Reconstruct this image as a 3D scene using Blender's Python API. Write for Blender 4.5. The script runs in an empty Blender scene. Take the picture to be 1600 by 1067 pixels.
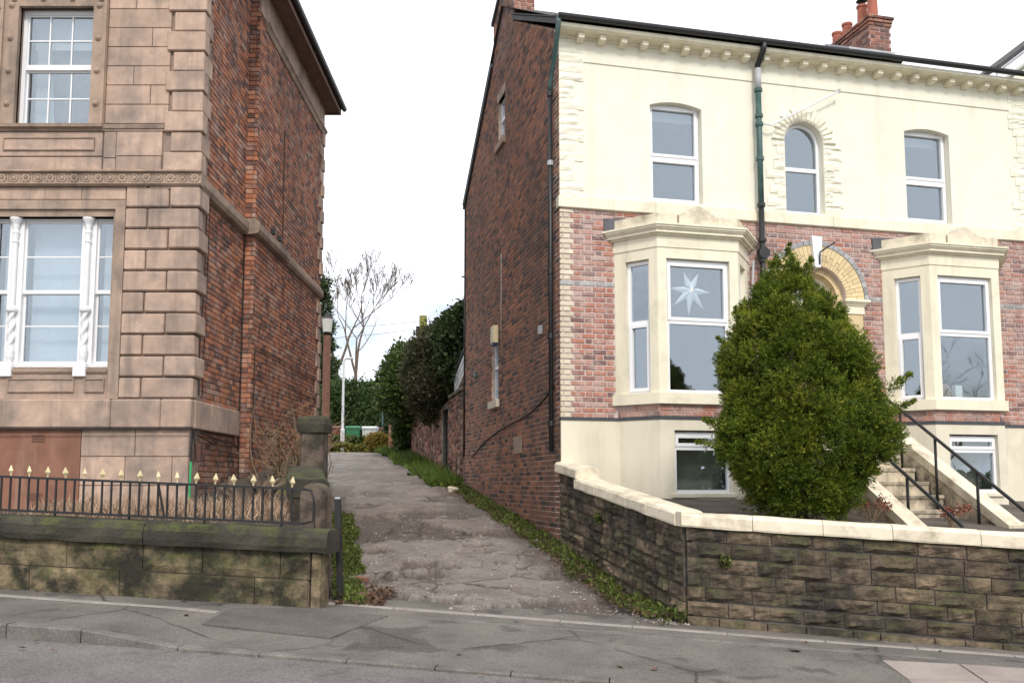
import bpy, math, random
import numpy as np
from mathutils import Vector, Matrix, noise as mnoise
R = math.radians
S = bpy.context.scene
# ---------------------------------------------------------------- camera, sky, sun, exposure
cd = bpy.data.cameras.new('camera'); cam = bpy.data.objects.new('camera', cd); S.collection.objects.link(cam)
cam.location = (0, 0, 1.65); cam.rotation_euler = (R(95.5), 0, 0)
cd.sensor_width = 36; cd.lens = 32.0; cd.shift_y = 0.0529; cd.clip_end = 2000; cd.clip_start = .05
S.camera = cam
W = bpy.data.worlds.new('World'); S.world = W; W.use_nodes = True
SUN_EL, SUN_AZ = 42, 168          # high soft sun behind the camera, a little to the right
wn = W.node_tree; wn.nodes.clear(); L = wn.links.new
o_ = wn.nodes.new('ShaderNodeOutputWorld'); bg = wn.nodes.new('ShaderNodeBackground')
sk = wn.nodes.new('ShaderNodeTexSky'); sk.sky_type = 'NISHITA'; sk.sun_disc = False
sk.sun_elevation = R(SUN_EL); sk.sun_rotation = R(SUN_AZ); sk.dust_density = 2.5; sk.air_density = 1.0
tc = wn.nodes.new('ShaderNodeTexCoord'); mp = wn.nodes.new('ShaderNodeMapping'); mp.inputs['Scale'].default_value = (1, 1, 2.0); mp.inputs['Location'].default_value = (3.1, 1.7, .4)
nz = wn.nodes.new('ShaderNodeTexNoise'); nz.inputs['Scale'].default_value = 2.2; nz.inputs['Detail'].default_value = 6; nz.inputs['Roughness'].default_value = .55
rp = wn.nodes.new('ShaderNodeValToRGB'); rp.color_ramp.elements[0].position = .33; rp.color_ramp.elements[0].color = (.12, .12, .12, 1)
rp.color_ramp.elements[1].position = .45; rp.color_ramp.elements[1].color = (1, 1, 1, 1)
mx = wn.nodes.new('ShaderNodeMix'); mx.data_type = 'RGBA'; mx.inputs[7].default_value = (10.3, 10.7, 11.4, 1)   # cloud deck
L(tc.outputs['Generated'], mp.inputs[0]); L(mp.outputs[0], nz.inputs['Vector']); L(nz.outputs[0], rp.inputs[0])
L(rp.outputs[0], mx.inputs[0]); L(sk.outputs[0], mx.inputs[6]); L(mx.outputs[2], bg.inputs[0]); bg.inputs[1].default_value = .085
L(bg.outputs[0], o_.inputs[0])
sl = bpy.data.lights.new('sun', 'SUN'); sun = bpy.data.objects.new('sun', sl); S.collection.objects.link(sun)
sl.energy = 1.5; sl.angle = R(11); sl.color = (1, .93, .83)
az = R(SUN_AZ)
sd = Vector((math.sin(az)*math.cos(R(SUN_EL)), math.cos(az)*math.cos(R(SUN_EL)), math.sin(R(SUN_EL))))
sun.location = sd*60; sun.rotation_euler = sd.to_track_quat('Z', 'Y').to_euler()
S.view_settings.view_transform = 'Standard'; S.view_settings.look = 'None'; S.view_settings.gamma = 1
S.view_settings.use_curve_mapping = False; S.view_settings.exposure = 0.66
S.render.engine = 'CYCLES'
# ---------------------------------------------------------------- helpers
rng = random.Random(7); NP = np.random.default_rng(11)
COL = S.collection.objects
OFF = {}
def tag(o, label=None, cat=None, group=None, kind=None):
    if label: o['label'] = label
    if cat: o['category'] = cat
    if group: o['group'] = group
    if kind: o['kind'] = kind
    return o
def thing(name, label, cat, loc=(0, 0, 0), rz=0, group=None, ry=0, off=None):
    o = bpy.data.objects.new(name, None); COL.link(o); o.empty_display_size = .2
    o.location = loc; o.rotation_euler = (0, ry, rz); tag(o, label, cat, group)
    OFF[o.name] = Vector(off if off is not None else (0, 0, 0)); return o
def mesh_of(name, V, F, rnd=None, mats=None, smooth=False):
    me = bpy.data.meshes.new(name)
    if isinstance(F, np.ndarray):
        V = np.asarray(V, np.float32); k = F.shape[1]; n = len(F)
        me.vertices.add(len(V)); me.vertices.foreach_set('co', V.ravel())
        me.loops.add(n*k); me.loops.foreach_set('vertex_index', F.astype(np.int32).ravel())
        me.polygons.add(n); me.polygons.foreach_set('loop_start', np.arange(0, n*k, k, dtype=np.int32))
        me.polygons.foreach_set('loop_total', np.full(n, k, np.int32)); me.update(calc_edges=True)
    else:
        me.from_pydata(V, [], F)
    if rnd is not None and len(rnd):
        a = me.attributes.new('rnd', 'FLOAT', 'FACE'); a.data.foreach_set('value', np.asarray(rnd, np.float32))
    if mats is not None: me.materials.append(mats)
    if smooth: me.polygons.foreach_set('use_smooth', np.ones(len(me.polygons), bool))
    me.update(); return me
def link(name, me, parent=None, loc=(0, 0, 0), rz=0, off=True):
    o = bpy.data.objects.new(name, me); COL.link(o); o.parent = parent; l = Vector(loc)
    if parent is not None and off: l = l - OFF.get(parent.name, Vector((0, 0, 0)))
    o.location = l; o.rotation_euler = (0, 0, rz); return o
class MB:
    def __init__(s, ox=0, oy=0, oz=0, rz=0):
        s.v = []; s.f = []; s.r = []; s.T = (ox, oy, oz, math.cos(rz), math.sin(rz))
    def add(s, vs, fs, r=None):
        b = len(s.v); ox, oy, oz, c, n = s.T
        s.v += [(ox+c*x-n*y, oy+n*x+c*y, oz+z) for x, y, z in vs]
        s.f += [tuple(b+i for i in f) for f in fs]; s.r += [rng.random() if r is None else r]*len(fs); return s
    def box(s, x0, x1, y0, y1, z0, z1, r=None):
        return s.add([(x0,y0,z0),(x1,y0,z0),(x1,y1,z0),(x0,y1,z0),(x0,y0,z1),(x1,y0,z1),(x1,y1,z1),(x0,y1,z1)],
              [(0,3,2,1),(4,5,6,7),(0,1,5,4),(1,2,6,5),(2,3,7,6),(3,0,4,7)], r)
    def cbox(s, x0, x1, y0, y1, z0, z1, c=.01, r=None, j=0):
        # box with chamfered edges, corners slightly irregular by j
        X, Y, Z = (x0, x1), (y0, y1), (z0, z1); vs = []
        for k in range(8):
            a, b, d = k & 1, (k >> 1) & 1, (k >> 2) & 1
            p = (X[a]+rng.uniform(-j, j), Y[b]+rng.uniform(-j, j), Z[d]+rng.uniform(-j, j)); sg = (1-2*a, 1-2*b, 1-2*d)
            for ax in range(3):     # vertex lying in the face normal to ax
                q = [p[i]+(0 if i == ax else sg[i]*c) for i in range(3)]; vs.append(tuple(q))
        I = lambda k, ax: k*3+ax
        fs = []
        for ax in range(3):
            o1, o2 = [i for i in range(3) if i != ax]
            for side in range(2):
                ks = [side << ax | a << o1 | b << o2 for a, b in ((0,0),(1,0),(1,1),(0,1))]
                fs.append(tuple(I(k, ax) for k in ks))
            for a in range(2):
                for b in range(2):
                    k0 = a << o1 | b << o2; k1 = k0 | 1 << ax
                    fs.append((I(k0, o1), I(k1, o1), I(k1, o2), I(k0, o2)))
        for k in range(8): fs.append((I(k, 0), I(k, 1), I(k, 2)))
        return s.add(vs, fs, r)
    def prism(s, poly, a0, a1, ax='z', r=None):
        # poly in the plane normal to ax: z -> (x,y); y -> (x,z); x -> (y,z)
        n = len(poly); mk = {'z': lambda p, a: (p[0], p[1], a), 'y': lambda p, a: (p[0], a, p[1]), 'x': lambda p, a: (a, p[0], p[1])}[ax]
        return s.add([mk(p, a0) for p in poly]+[mk(p, a1) for p in poly],
              [tuple(range(n)), tuple(range(2*n-1, n-1, -1))]+[(i, (i+1) % n, n+(i+1) % n, n+i) for i in range(n)], r)
    def tube(s, pts, rad, n=8, caps=True, r=None):
        pts = [Vector(p) for p in pts]; m = len(pts); rad = rad if isinstance(rad, (list, tuple)) else [rad]*m
        vs = []; up = None
        for i in range(m):
            t = (pts[min(i+1, m-1)]-pts[max(i-1, 0)]).normalized()
            a = Vector((0, 0, 1)) if abs(t.z) < .9 else Vector((1, 0, 0))
            if up is not None: a = up
            x = (a-t*a.dot(t)); x = x.normalized() if x.length > 1e-5 else t.orthogonal().normalized(); up = x; y = t.cross(x)
            for k in range(n):
                q = 2*math.pi*k/n; vs.append(tuple(pts[i]+(x*math.cos(q)+y*math.sin(q))*rad[i]))
        fs = [(i*n+k, i*n+(k+1) % n, (i+1)*n+(k+1) % n, (i+1)*n+k) for i in range(m-1) for k in range(n)]
        if caps: fs += [tuple(range(n))[::-1], tuple(range((m-1)*n, m*n))]
        return s.add(vs, fs, r)
    def lathe(s, prof, cx=0, cy=0, cz=0, n=12, r=None):
        m = len(prof); vs = [(cx+p*math.cos(2*math.pi*k/n), cy+p*math.sin(2*math.pi*k/n), cz+z) for p, z in prof for k in range(n)]
        fs = [(i*n+k, i*n+(k+1) % n, (i+1)*n+(k+1) % n, (i+1)*n+k) for i in range(m-1) for k in range(n)]
        return s.add(vs, fs+[tuple(range(n))[::-1], tuple(range((m-1)*n, m*n))], r)
    def brick(s, u0, u1, z0, z1, p=.008, c=.004, r=None):
        # brick face in the wall plane y=0, front towards -y
        j = rng.uniform(-.003, .003); p0 = p+j; t = rng.uniform(-.0015, .0015)
        vs = [(u0,.02,z0),(u1,.02,z0),(u1,.02,z1),(u0,.02,z1),(u0,-p0+c,z0),(u1,-p0+c,z0),(u1,-p0+c,z1),(u0,-p0+c,z1),
              (u0+c,-p0-t,z0+c),(u1-c,-p0+t,z0+c),(u1-c,-p0+t,z1-c),(u0+c,-p0-t,z1-c)]
        return s.add(vs, [(0,1,5,4),(1,2,6,5),(2,3,7,6),(3,0,4,7),(4,5,9,8),(5,6,10,9),(6,7,11,10),(7,4,8,11),(8,9,10,11)], r)
    def rock(s, u0, u1, z0, z1, d=.03, nu=4, nz=3, amp=.015, edge=.008, back=.05, r=None):
        # rock-faced block: bulging rough front towards -y, back at y=back
        vs = []; sd = rng.random()*100
        for k in range(nz+1):
            for i in range(nu+1):
                e = i in (0, nu) or k in (0, nz); a = i/nu; b = k/nz
                y = -edge if e else -d-amp*(mnoise.noise((a*2.3+sd, b*2.1, sd))*1.6)
                jx = 0 if i in (0, nu) else rng.uniform(-.2, .2)/nu; jz = 0 if k in (0, nz) else rng.uniform(-.2, .2)/nz
                vs.append((u0+(u1-u0)*(a+jx), y, z0+(z1-z0)*(b+jz)))
        n1 = nu+1; fs = [(k*n1+i, k*n1+i+1, (k+1)*n1+i+1, (k+1)*n1+i) for k in range(nz) for i in range(nu)]
        ring = [i for i in range(nu+1)]+[k*n1+nu for k in range(1, nz+1)]+[nz*n1+i for i in range(nu-1, -1, -1)]+[k*n1 for k in range(nz-1, 0, -1)]
        b = len(vs); vs += [(vs[i][0], back, vs[i][2]) for i in ring]; m = len(ring)
        fs += [(ring[(i+1) % m], ring[i], b+i, b+(i+1) % m) for i in range(m)]
        return s.add(vs, fs, r)
    def build(s, name, mat, parent=None, smooth=False, off=True, kind=None):
        o = link(name, mesh_of(name, s.v, s.f, s.r, mat, smooth), parent, off=off)
        if kind: o['kind'] = kind
        return o
def wall_grid(mb, us, zs, open_, y0, y1):
    """wall slab between y0 (front) and y1 with rectangular openings [(u0,u1,z0,z1)] and closed reveals"""
    us = sorted(set([us[0], us[1]]+[u for o in open_ for u in o[:2] if us[0] < u < us[1]]))
    zs = sorted(set([zs[0], zs[1]]+[z for o in open_ for z in o[2:4] if zs[0] < z < zs[1]]))
    nu, nzz = len(us)-1, len(zs)-1
    def fil(i, k):
        if not (0 <= i < nu and 0 <= k < nzz): return False
        cu, cz = (us[i]+us[i+1])/2, (zs[k]+zs[k+1])/2
        return not any(o[0] < cu < o[1] and o[2] < cz < o[3] for o in open_)
    for i in range(nu):
        for k in range(nzz):
            if not fil(i, k): continue
            a, b, c, d = us[i], us[i+1], zs[k], zs[k+1]
            mb.add([(a,y0,c),(b,y0,c),(b,y0,d),(a,y0,d)], [(0,1,2,3)], .5); mb.add([(a,y1,c),(b,y1,c),(b,y1,d),(a,y1,d)], [(3,2,1,0)], .5)
            if not fil(i-1, k): mb.add([(a,y0,c),(a,y1,c),(a,y1,d),(a,y0,d)], [(3,2,1,0)], .5)
            if not fil(i+1, k): mb.add([(b,y0,c),(b,y1,c),(b,y1,d),(b,y0,d)], [(0,1,2,3)], .5)
            if not fil(i, k-1): mb.add([(a,y0,c),(b,y0,c),(b,y1,c),(a,y1,c)], [(3,2,1,0)], .5)
            if not fil(i, k+1): mb.add([(a,y0,d),(b,y0,d),(b,y1,d),(a,y1,d)], [(0,1,2,3)], .5)
    return mb
def courses(u0, u1, z0, z1, g=.084, j=.010, bond='flemish', excl=None, seed=1, st=.228):
    """brick rectangles (ua, ub, za, zb) with openings taken out; excl(z) gives closed intervals"""
    q = random.Random(seed); out = []; hd = (st-j)/2; k = 0; z = z0
    while z < z1-.02:
        zt = min(z+g, z1); u = u0-st; h = (k % 4 == 3)
        if bond == 'flemish': u = u0-st-hd-2*j+(0 if k % 2 else (st+hd)/2+j)
        else: u = u0-st+(0 if k % 2 else st/2)
        n = 0; row = []
        while u < u1:
            l = (hd if n % 2 else st) if bond == 'flemish' else (hd if h else st)
            row.append((u+q.uniform(-.002, .002), u+l)); u += l+j; n += 1
        ex = excl((z+zt)/2) if excl else []
        for a, b in row:
            segs = [(max(a, u0), min(b, u1))]
            for e0, e1 in ex:
                ns = []
                for s0, s1 in segs:
                    if e1 <= s0 or e0 >= s1: ns.append((s0, s1))
                    else:
                        if e0 > s0: ns.append((s0, e0))
                        if e1 < s1: ns.append((e1, s1))
                segs = ns
            for s0, s1 in segs:
                if s1-s0 > .03: out.append((s0, s1, z, zt-j))
        z += g; k += 1
    return out
BT = {}
def brick_objects(rects, parent, mat, ox, oy, rz, name='brick', p=.008):
    """single bricks: few shared meshes, one object each"""
    for a, b, c, d in rects:
        l = round((b-a)/.012)*.012; h = round((d-c), 3); v = rng.randrange(14); key = (l, h, v, mat.name, p)
        if key not in BT:
            m = MB().brick(-(b-a)/2, (b-a)/2, 0, h, p, r=(v+rng.random())/14); BT[key] = mesh_of('brick', m.v, m.f, m.r, mat)
        u = (a+b)/2; link(name, BT[key], parent, (ox+math.cos(rz)*u, oy+math.sin(rz)*u, c), rz)
def brick_mass(rects, parent, mat, ox, oy, rz, p=.008, name='brickwork'):
    m = MB(ox, oy, 0, rz)
    for a, b, c, d in rects: m.brick(a, b, c, d, p)
    return m.build(name, mat, parent, kind='stuff')
# ---------------------------------------------------------------- materials
class NT:
    def __init__(s, name):
        m = bpy.data.materials.new(name); m.use_nodes = True; s.m = m; s.t = m.node_tree; s.t.nodes.clear()
        s.o = s.n('ShaderNodeOutputMaterial'); s.p = s.n('ShaderNodeBsdfPrincipled'); s.l(s.p.outputs[0], s.o.inputs[0]); s.pos = s.n('ShaderNodeNewGeometry').outputs['Position']
    def n(s, t): return s.t.nodes.new(t)
    def l(s, a, b): s.t.links.new(a, b)
    def noise(s, sc, det=5, rough=.55, stretch=None, dist=0):
        v = s.pos
        if stretch:
            m = s.n('ShaderNodeMapping'); m.inputs['Scale'].default_value = stretch; s.l(v, m.inputs[0]); v = m.outputs[0]
        n = s.n('ShaderNodeTexNoise'); n.inputs['Scale'].default_value = sc; n.inputs['Detail'].default_value = det; n.inputs['Roughness'].default_value = rough
        n.inputs['Distortion'].default_value = dist; s.l(v, n.inputs['Vector']); return n.outputs[0]
    def ramp(s, x, stops, const=False):
        r = s.n('ShaderNodeValToRGB'); e = r.color_ramp.elements
        if const: r.color_ramp.interpolation = 'CONSTANT'
        while len(e) < len(stops): e.new(.5)
        for k, (p, c) in enumerate(stops): e[k].position = p; e[k].color = (*(c if isinstance(c, tuple) else (c, c, c)), 1)
        s.l(x, r.inputs[0]); return r.outputs[0]
    def mix(s, f, a, b, mode='MIX'):
        m = s.n('ShaderNodeMix'); m.data_type = 'RGBA'; m.blend_type = mode
        for v, i in ((f, 0), (a, 6), (b, 7)):
            if isinstance(v, (int, float)): m.inputs[i].default_value = v if i == 0 else (v, v, v, 1)
            elif isinstance(v, tuple): m.inputs[i].default_value = (*v, 1)
            else: s.l(v, m.inputs[i])
        return m.outputs[2]
    def math(s, op, a, b=0):
        m = s.n('ShaderNodeMath'); m.operation = op
        for v, i in ((a, 0), (b, 1)):
            if isinstance(v, (int, float)): m.inputs[i].default_value = v
            else: s.l(v, m.inputs[i])
        return m.outputs[0]
    def attr(s, n='rnd'):
        a = s.n('ShaderNodeAttribute'); a.attribute_name = n; return a.outputs['Fac']
    def up(s):
        g = s.n('ShaderNodeNewGeometry'); x = s.n('ShaderNodeSeparateXYZ'); s.l(g.outputs['Normal'], x.inputs[0]); return x.outputs[2]
    def bump(s, h, st=.4, d=.01):
        b = s.n('ShaderNodeBump'); b.inputs['Strength'].default_value = st; b.inputs['Distance'].default_value = d; s.l(h, b.inputs['Height']); s.l(b.outputs[0], s.p.inputs['Normal'])
    def fin(s, c, rough=.8, metal=0, spec=None):
        for v, i in ((c, 'Base Color'), (rough, 'Roughness'), (metal, 'Metallic')):
            if isinstance(v, tuple): s.p.inputs[i].default_value = (*v, 1)
            elif isinstance(v, (int, float)): s.p.inputs[i].default_value = v
            else: s.l(v, s.p.inputs[i])
        if spec is not None: s.p.inputs['Specular IOR Level'].default_value = spec
        return s.m
def scl(c, k): return tuple(x*k for x in c)
def m_brick(name, ramp, stain=(.05, .035, .03), amt=.6, lo=.45, hi=.7, sc=.55, pale=None):
    t = NT(name); c = t.ramp(t.attr(), ramp)
    c = t.mix(.6, c, t.ramp(t.noise(26, 4), [(.3, .62), (.7, 1.3)]), 'MULTIPLY')
    f = t.ramp(t.noise(sc, 6, .62, (1, 1, .45)), [(lo, 0.0), (hi, amt)]); c = t.mix(f, c, stain)
    if pale: c = t.mix(t.ramp(t.noise(5, 5, .7), [(.48, 0.0), (.68, .6)]), c, pale)
    t.bump(t.noise(90, 3), .5, .004); return t.fin(c, .88)
def m_plain(name, c, var=.18, sc=6, rough=.8, bsc=60, bst=.25, stain=None, samt=.4, ssc=1.2, lo=.5, hi=.75, metal=0, moss=0, attr=0, streak=None, bd=.004, spec=None):
    t = NT(name); col = t.ramp(t.noise(sc, 5, .6), [(.3, scl(c, 1-var)), (.7, scl(c, 1+var))])
    if attr: col = t.mix(1, col, t.ramp(t.attr(), [(0, 1-attr), (1, 1+attr)]), 'MULTIPLY')
    if stain: col = t.mix(t.ramp(t.noise(ssc, 7, .65), [(lo, 0.0), (hi, samt)]), col, stain)
    if streak: col = t.mix(t.ramp(t.noise(5, 5, .6, (1, 1, .09)), [(.5, 0.0), (.72, streak[1])]), col, streak[0])
    if moss:
        f = t.math('MULTIPLY', t.ramp(t.noise(3.5, 6, .65), [(.42, 0.0), (.6, 1.0)]), t.ramp(t.up(), [(.0, .18*moss), (.7, moss)])); col = t.mix(f, col, t.ramp(t.noise(30, 3), [(.3, (.045, .06, .012)), (.7, (.12, .14, .03))]))
    if bst: t.bump(t.noise(bsc, 5, .65), bst, bd)
    return t.fin(col, rough, metal, spec)
M = {}
M['sandstone'] = m_plain('sandstone', (.455, .325, .252), .16, 5, .9, 45, .5, (.19, .155, .14), .8, 1.5, .46, .68, attr=.14, streak=((.17, .135, .115), .7))
M['sandstone_trim'] = m_plain('sandstone_trim', (.37, .27, .205), .18, 4, .9, 45, .35, (.12, .10, .085), .8, 1.6, .48, .7, streak=((.13, .11, .10), .5))
M['mortar_stone'] = m_plain('mortar_stone', (.27, .20, .16), .15, 8, .95)
M['brick_left'] = m_brick('brick_left', [(0, (.105, .06, .052)), (.18, (.17, .078, .058)), (.42, (.30, .118, .07)), (.68, (.40, .152, .08)), (.88, (.48, .195, .098)), (1, (.40, .27, .205))], (.10, .06, .045), .58, .47, .68, .45, (.40, .31, .27))
M['mortar_left'] = m_plain('mortar_left', (.20, .15, .125), .3, 9, .95)
M['brick_gable'] = m_brick('brick_gable', [(0, (.05, .036, .032)), (.14, (.11, .063, .05)), (.42, (.225, .108, .07)), (.8, (.31, .13, .075)), (1, (.41, .175, .09))], (.075, .048, .034), .62, .47, .68, .42)
M['mortar_gable'] = m_plain('mortar_gable', (.50, .40, .33), .25, 7, .95, stain=(.12, .10, .085), samt=.7, ssc=.5, lo=.46, hi=.7)
M['brick_front'] = m_brick('brick_front', [(0, (.16, .095, .09)), (.22, (.29, .15, .125)), (.5, (.39, .155, .105)), (.78, (.45, .21, .15)), (1, (.45, .32, .28))], (.42, .33, .30), .55, .45, .70, 1.3, (.55, .45, .41))
M['mortar_front'] = m_plain('mortar_front', (.56, .46, .43), .2, 9, .95)
M['brick_cream'] = m_plain('brick_cream', (.62, .545, .42), .14, 8, .85, stain=(.35, .27, .19), samt=.5, ssc=4, attr=.12)
M['brick_grey'] = m_plain('brick_grey', (.33, .33, .335), .2, 12, .8, attr=.2)
M['brick_yellow'] = m_plain('brick_yellow', (.66, .52, .30), .1, 8, .85, attr=.10)
M['brick_chimney'] = m_brick('brick_chimney', [(0, (.12, .06, .05)), (.5, (.33, .12, .075)), (1, (.44, .22, .15))], (.12, .09, .08), .6, .42, .62, 2.0)
M['render'] = m_plain('render', (.81, .775, .645), .035, 2.5, .85, 55, .35, (.56, .53, .43), .45, 1.1, .50, .76, streak=((.58, .54, .42), .32), bd=.006)
M['render_low'] = m_plain('render_low', (.72, .665, .535), .05, 2, .8, 30, .25, (.42, .37, .27), .5, 1.3, .52, .78, streak=((.48, .43, .33), .35), bd=.006)
M['cream_paint'] = m_plain('cream_paint', (.79, .735, .575), .05, 3, .6, 40, .15, (.42, .37, .27), .5, 2, .52, .74, streak=((.46, .41, .30), .4))
M['cream_old'] = m_plain('cream_old', (.68, .61, .48), .12, 5, .85, 40, .5, (.20, .17, .12), .75, 2.6, .5, .7, moss=.25)
M['coping'] = m_plain('coping', (.72, .645, .50), .10, 4, .75, 40, .45, (.33, .26, .18), .75, 3.0, .49, .68)
M['steps'] = m_plain('steps', (.58, .50, .38), .15, 5, .9, 40, .5, (.07, .06, .045), .9, 2.2, .46, .62, streak=((.10, .08, .06), .7))
M['upvc'] = m_plain('upvc', (.82, .82, .84), .01, 2, .3, 0, 0)
M['white_wood'] = m_plain('white_wood', (.78, .78, .79), .03, 5, .45, 30, .1, (.5, .45, .38), .3, 4, .6, .8)
M['black_iron'] = m_plain('black_iron', (.014, .014, .015), .2, 9, .5, 50, .3, (.05, .03, .02), .3, 6)
M['black_pipe'] = m_plain('black_pipe', (.018, .019, .021), .15, 9, .45, 0, 0)
M['green_pipe'] = m_plain('green_pipe', (.045, .10, .095), .15, 6, .5, 0, 0, (.20, .24, .22), .5, 3)
M['grey_pipe'] = m_plain('grey_pipe', (.42, .43, .45), .08, 6, .5, 0, 0)
M['gold'] = m_plain('gold', (.62, .52, .30), .15, 20, .45, 0, 0)
M['slate'] = m_plain('slate', (.075, .078, .088), .25, 6, .6, 30, .3, attr=.25)
M['slate_roof'] = m_plain('slate_roof', (.045, .042, .044), .25, 6, .75, 30, .4, moss=.2, attr=.3)
M['dark_strip'] = m_plain('dark_strip', (.055, .06, .07), .15, 6, .6)
M['soffit'] = m_plain('soffit', (.20, .125, .10), .2, 3, .8, stain=(.06, .045, .04), samt=.6)
M['terracotta'] = m_plain('terracotta', (.36, .11, .065), .15, 6, .7, stain=(.14, .06, .05), samt=.4)
M['room'] = m_plain('room', (.24, .235, .24), .1, 1, .9, 0, 0)
M['curtain'] = m_plain('curtain', (.62, .62, .60), .05, 8, .9, 0, 0)
M['blind'] = m_plain('blind', (.70, .72, .75), .04, 4, .8, 0, 0)
M['board'] = m_plain('board', (.25, .115, .075), .15, 5, .8, 40, .3, (.10, .055, .04), .6, 1.6, streak=((.44, .30, .23), .35))
M['grille'] = m_plain('grille', (.10, .05, .035), .2, 9, .8)
M['black_stone'] = m_plain('black_stone', (.16, .116, .078), .6, 9, .92, 22, 1, (.022, .019, .017), .9, 1.5, .42, .60, moss=.55, attr=.6, streak=((.25, .20, .15), .3), bd=.035)
M['black_mortar'] = m_plain('black_mortar', (.11, .097, .086), .4, 7, .95, 38, .5, (.03, .027, .024), .6, 1.2)
M['mossy_stone'] = m_plain('mossy_stone', (.19, .145, .088), .5, 8, .93, 18, 1, (.016, .015, .010), .95, 2.4, .41, .57, moss=.95, attr=.3, bd=.03)
M['mossy_cap'] = m_plain('mossy_cap', (.062, .053, .042), .5, 4, .95, 28, 1, (.016, .015, .012), .85, 2, .45, .6, moss=.8, bd=.025)
M['pier_stone'] = m_plain('pier_stone', (.14, .102, .082), .3, 6, .92, 24, .9, (.028, .023, .02), .9, 2.6, .45, .60, moss=.7, bd=.02)
M['rubble'] = m_brick('rubble', [(0, (.09, .055, .045)), (.3, (.20, .095, .07)), (.65, (.30, .14, .10)), (1, (.33, .21, .15))], (.08, .07, .04), .6, .48, .7, .7)
M['paint_green'] = m_plain('paint_green', (.07, .10, .10), .12, 6, .6)
M['door_paint'] = m_plain('door_paint', (.10, .04, .035), .1, 5, .4)
M['bin_green'] = m_plain('bin_green', (.03, .16, .07), .06, 4, .45, 0, 0); M['bin_grey'] = m_plain('bin_grey', (.55, .57, .58), .05, 4, .45, 0, 0); M['bin_brown'] = m_plain('bin_brown', (.16, .05, .035), .06, 4, .45, 0, 0)
M['lamp_post'] = m_plain('lamp_post', (.60, .61, .63), .05, 4, .4, 0, 0)
M['pole_wood'] = m_plain('pole_wood', (.16, .075, .05), .25, 6, .85, 40, .4); M['pole_moss'] = m_plain('pole_moss', (.22, .22, .05), .25, 5, .9, 40, .4)
M['bark'] = m_plain('bark', (.12, .085, .062), .3, 8, .9, 30, .6); M['bark_dark'] = m_plain('bark_dark', (.075, .055, .042), .3, 8, .9, 30, .6)
M['stem_dry'] = m_plain('stem_dry', (.22, .15, .09), .3, 9, .9); M['dry_grass'] = m_plain('dry_grass', (.36, .25, .17), .25, 5, .9, 0, 0, attr=.35)
M['dry_flower'] = m_plain('dry_flower', (.22, .075, .045), .25, 9, .9, 0, 0, attr=.4)
M['leaf_litter'] = m_plain('leaf_litter', (.105, .058, .034), .3, 9, .8, 0, 0, attr=.6)
M['lantern'] = m_plain('lantern', (.50, .49, .45), .05, 4, .4, 0, 0)
M['paper'] = m_plain('paper', (.86, .86, .84), .02, 4, .9, 0, 0)
M['box_brown'] = m_plain('box_brown', (.22, .09, .045), .12, 6, .6); M['box_tan'] = m_plain('box_tan', (.34, .22, .12), .12, 6, .8)
M['alarm'] = m_plain('alarm', (.62, .53, .32), .05, 6, .5); M['blue'] = m_plain('blue', (.02, .03, .10), .05, 6, .5)
M['cable'] = m_plain('cable', (.02, .018, .017), .1, 6, .6, 0, 0); M['cable_green'] = m_plain('cable_green', (.03, .38, .13), .05, 6, .4, 0, 0)
def m_leaf(name, a, b, c=None, rough=.6):
    t = NT(name); st = [(0, a), (1, b)] if c is None else [(0, a), (.6, b), (1, c)]
    col = t.ramp(t.attr(), st); col = t.mix(.5, col, t.ramp(t.noise(1.8, 4), [(.3, .72), (.7, 1.25)]), 'MULTIPLY'); t.fin(col, rough, spec=.3)
    tr = t.n('ShaderNodeBsdfTranslucent'); t.l(col, tr.inputs[0]); ms = t.n('ShaderNodeMixShader'); ms.inputs[0].default_value = .25
    t.l(t.p.outputs[0], ms.inputs[1]); t.l(tr.outputs[0], ms.inputs[2]); t.l(ms.outputs[0], t.o.inputs[0]); return t.m
M['leaf_conifer'] = m_leaf('leaf_conifer', (.042, .072, .010), (.125, .178, .016), (.34, .345, .042))
M['leaf_laurel'] = m_leaf('leaf_laurel', (.03, .052, .016), (.075, .115, .028), (.16, .21, .065), .4)
M['leaf_dark'] = m_leaf('leaf_dark', (.02, .034, .014), (.05, .08, .026), (.10, .14, .05))
M['leaf_brownish'] = m_leaf('leaf_brownish', (.03, .035, .018), (.07, .075, .035), (.16, .12, .075))
M['leaf_ever'] = m_leaf('leaf_ever', (.025, .05, .015), (.06, .10, .03), (.12, .16, .06))
M['leaf_grass'] = m_leaf('leaf_grass', (.085, .065, .03), (.085, .13, .022), (.18, .23, .05))
M['leaf_bright'] = m_leaf('leaf_bright', (.05, .08, .012), (.10, .16, .025), (.20, .27, .05))
M['leaf_yellow'] = m_leaf('leaf_yellow', (.07, .09, .02), (.20, .20, .04), (.36, .32, .08))
M['leaf_gold'] = m_leaf('leaf_gold', (.10, .08, .015), (.22, .16, .03), (.30, .22, .05))
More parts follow.
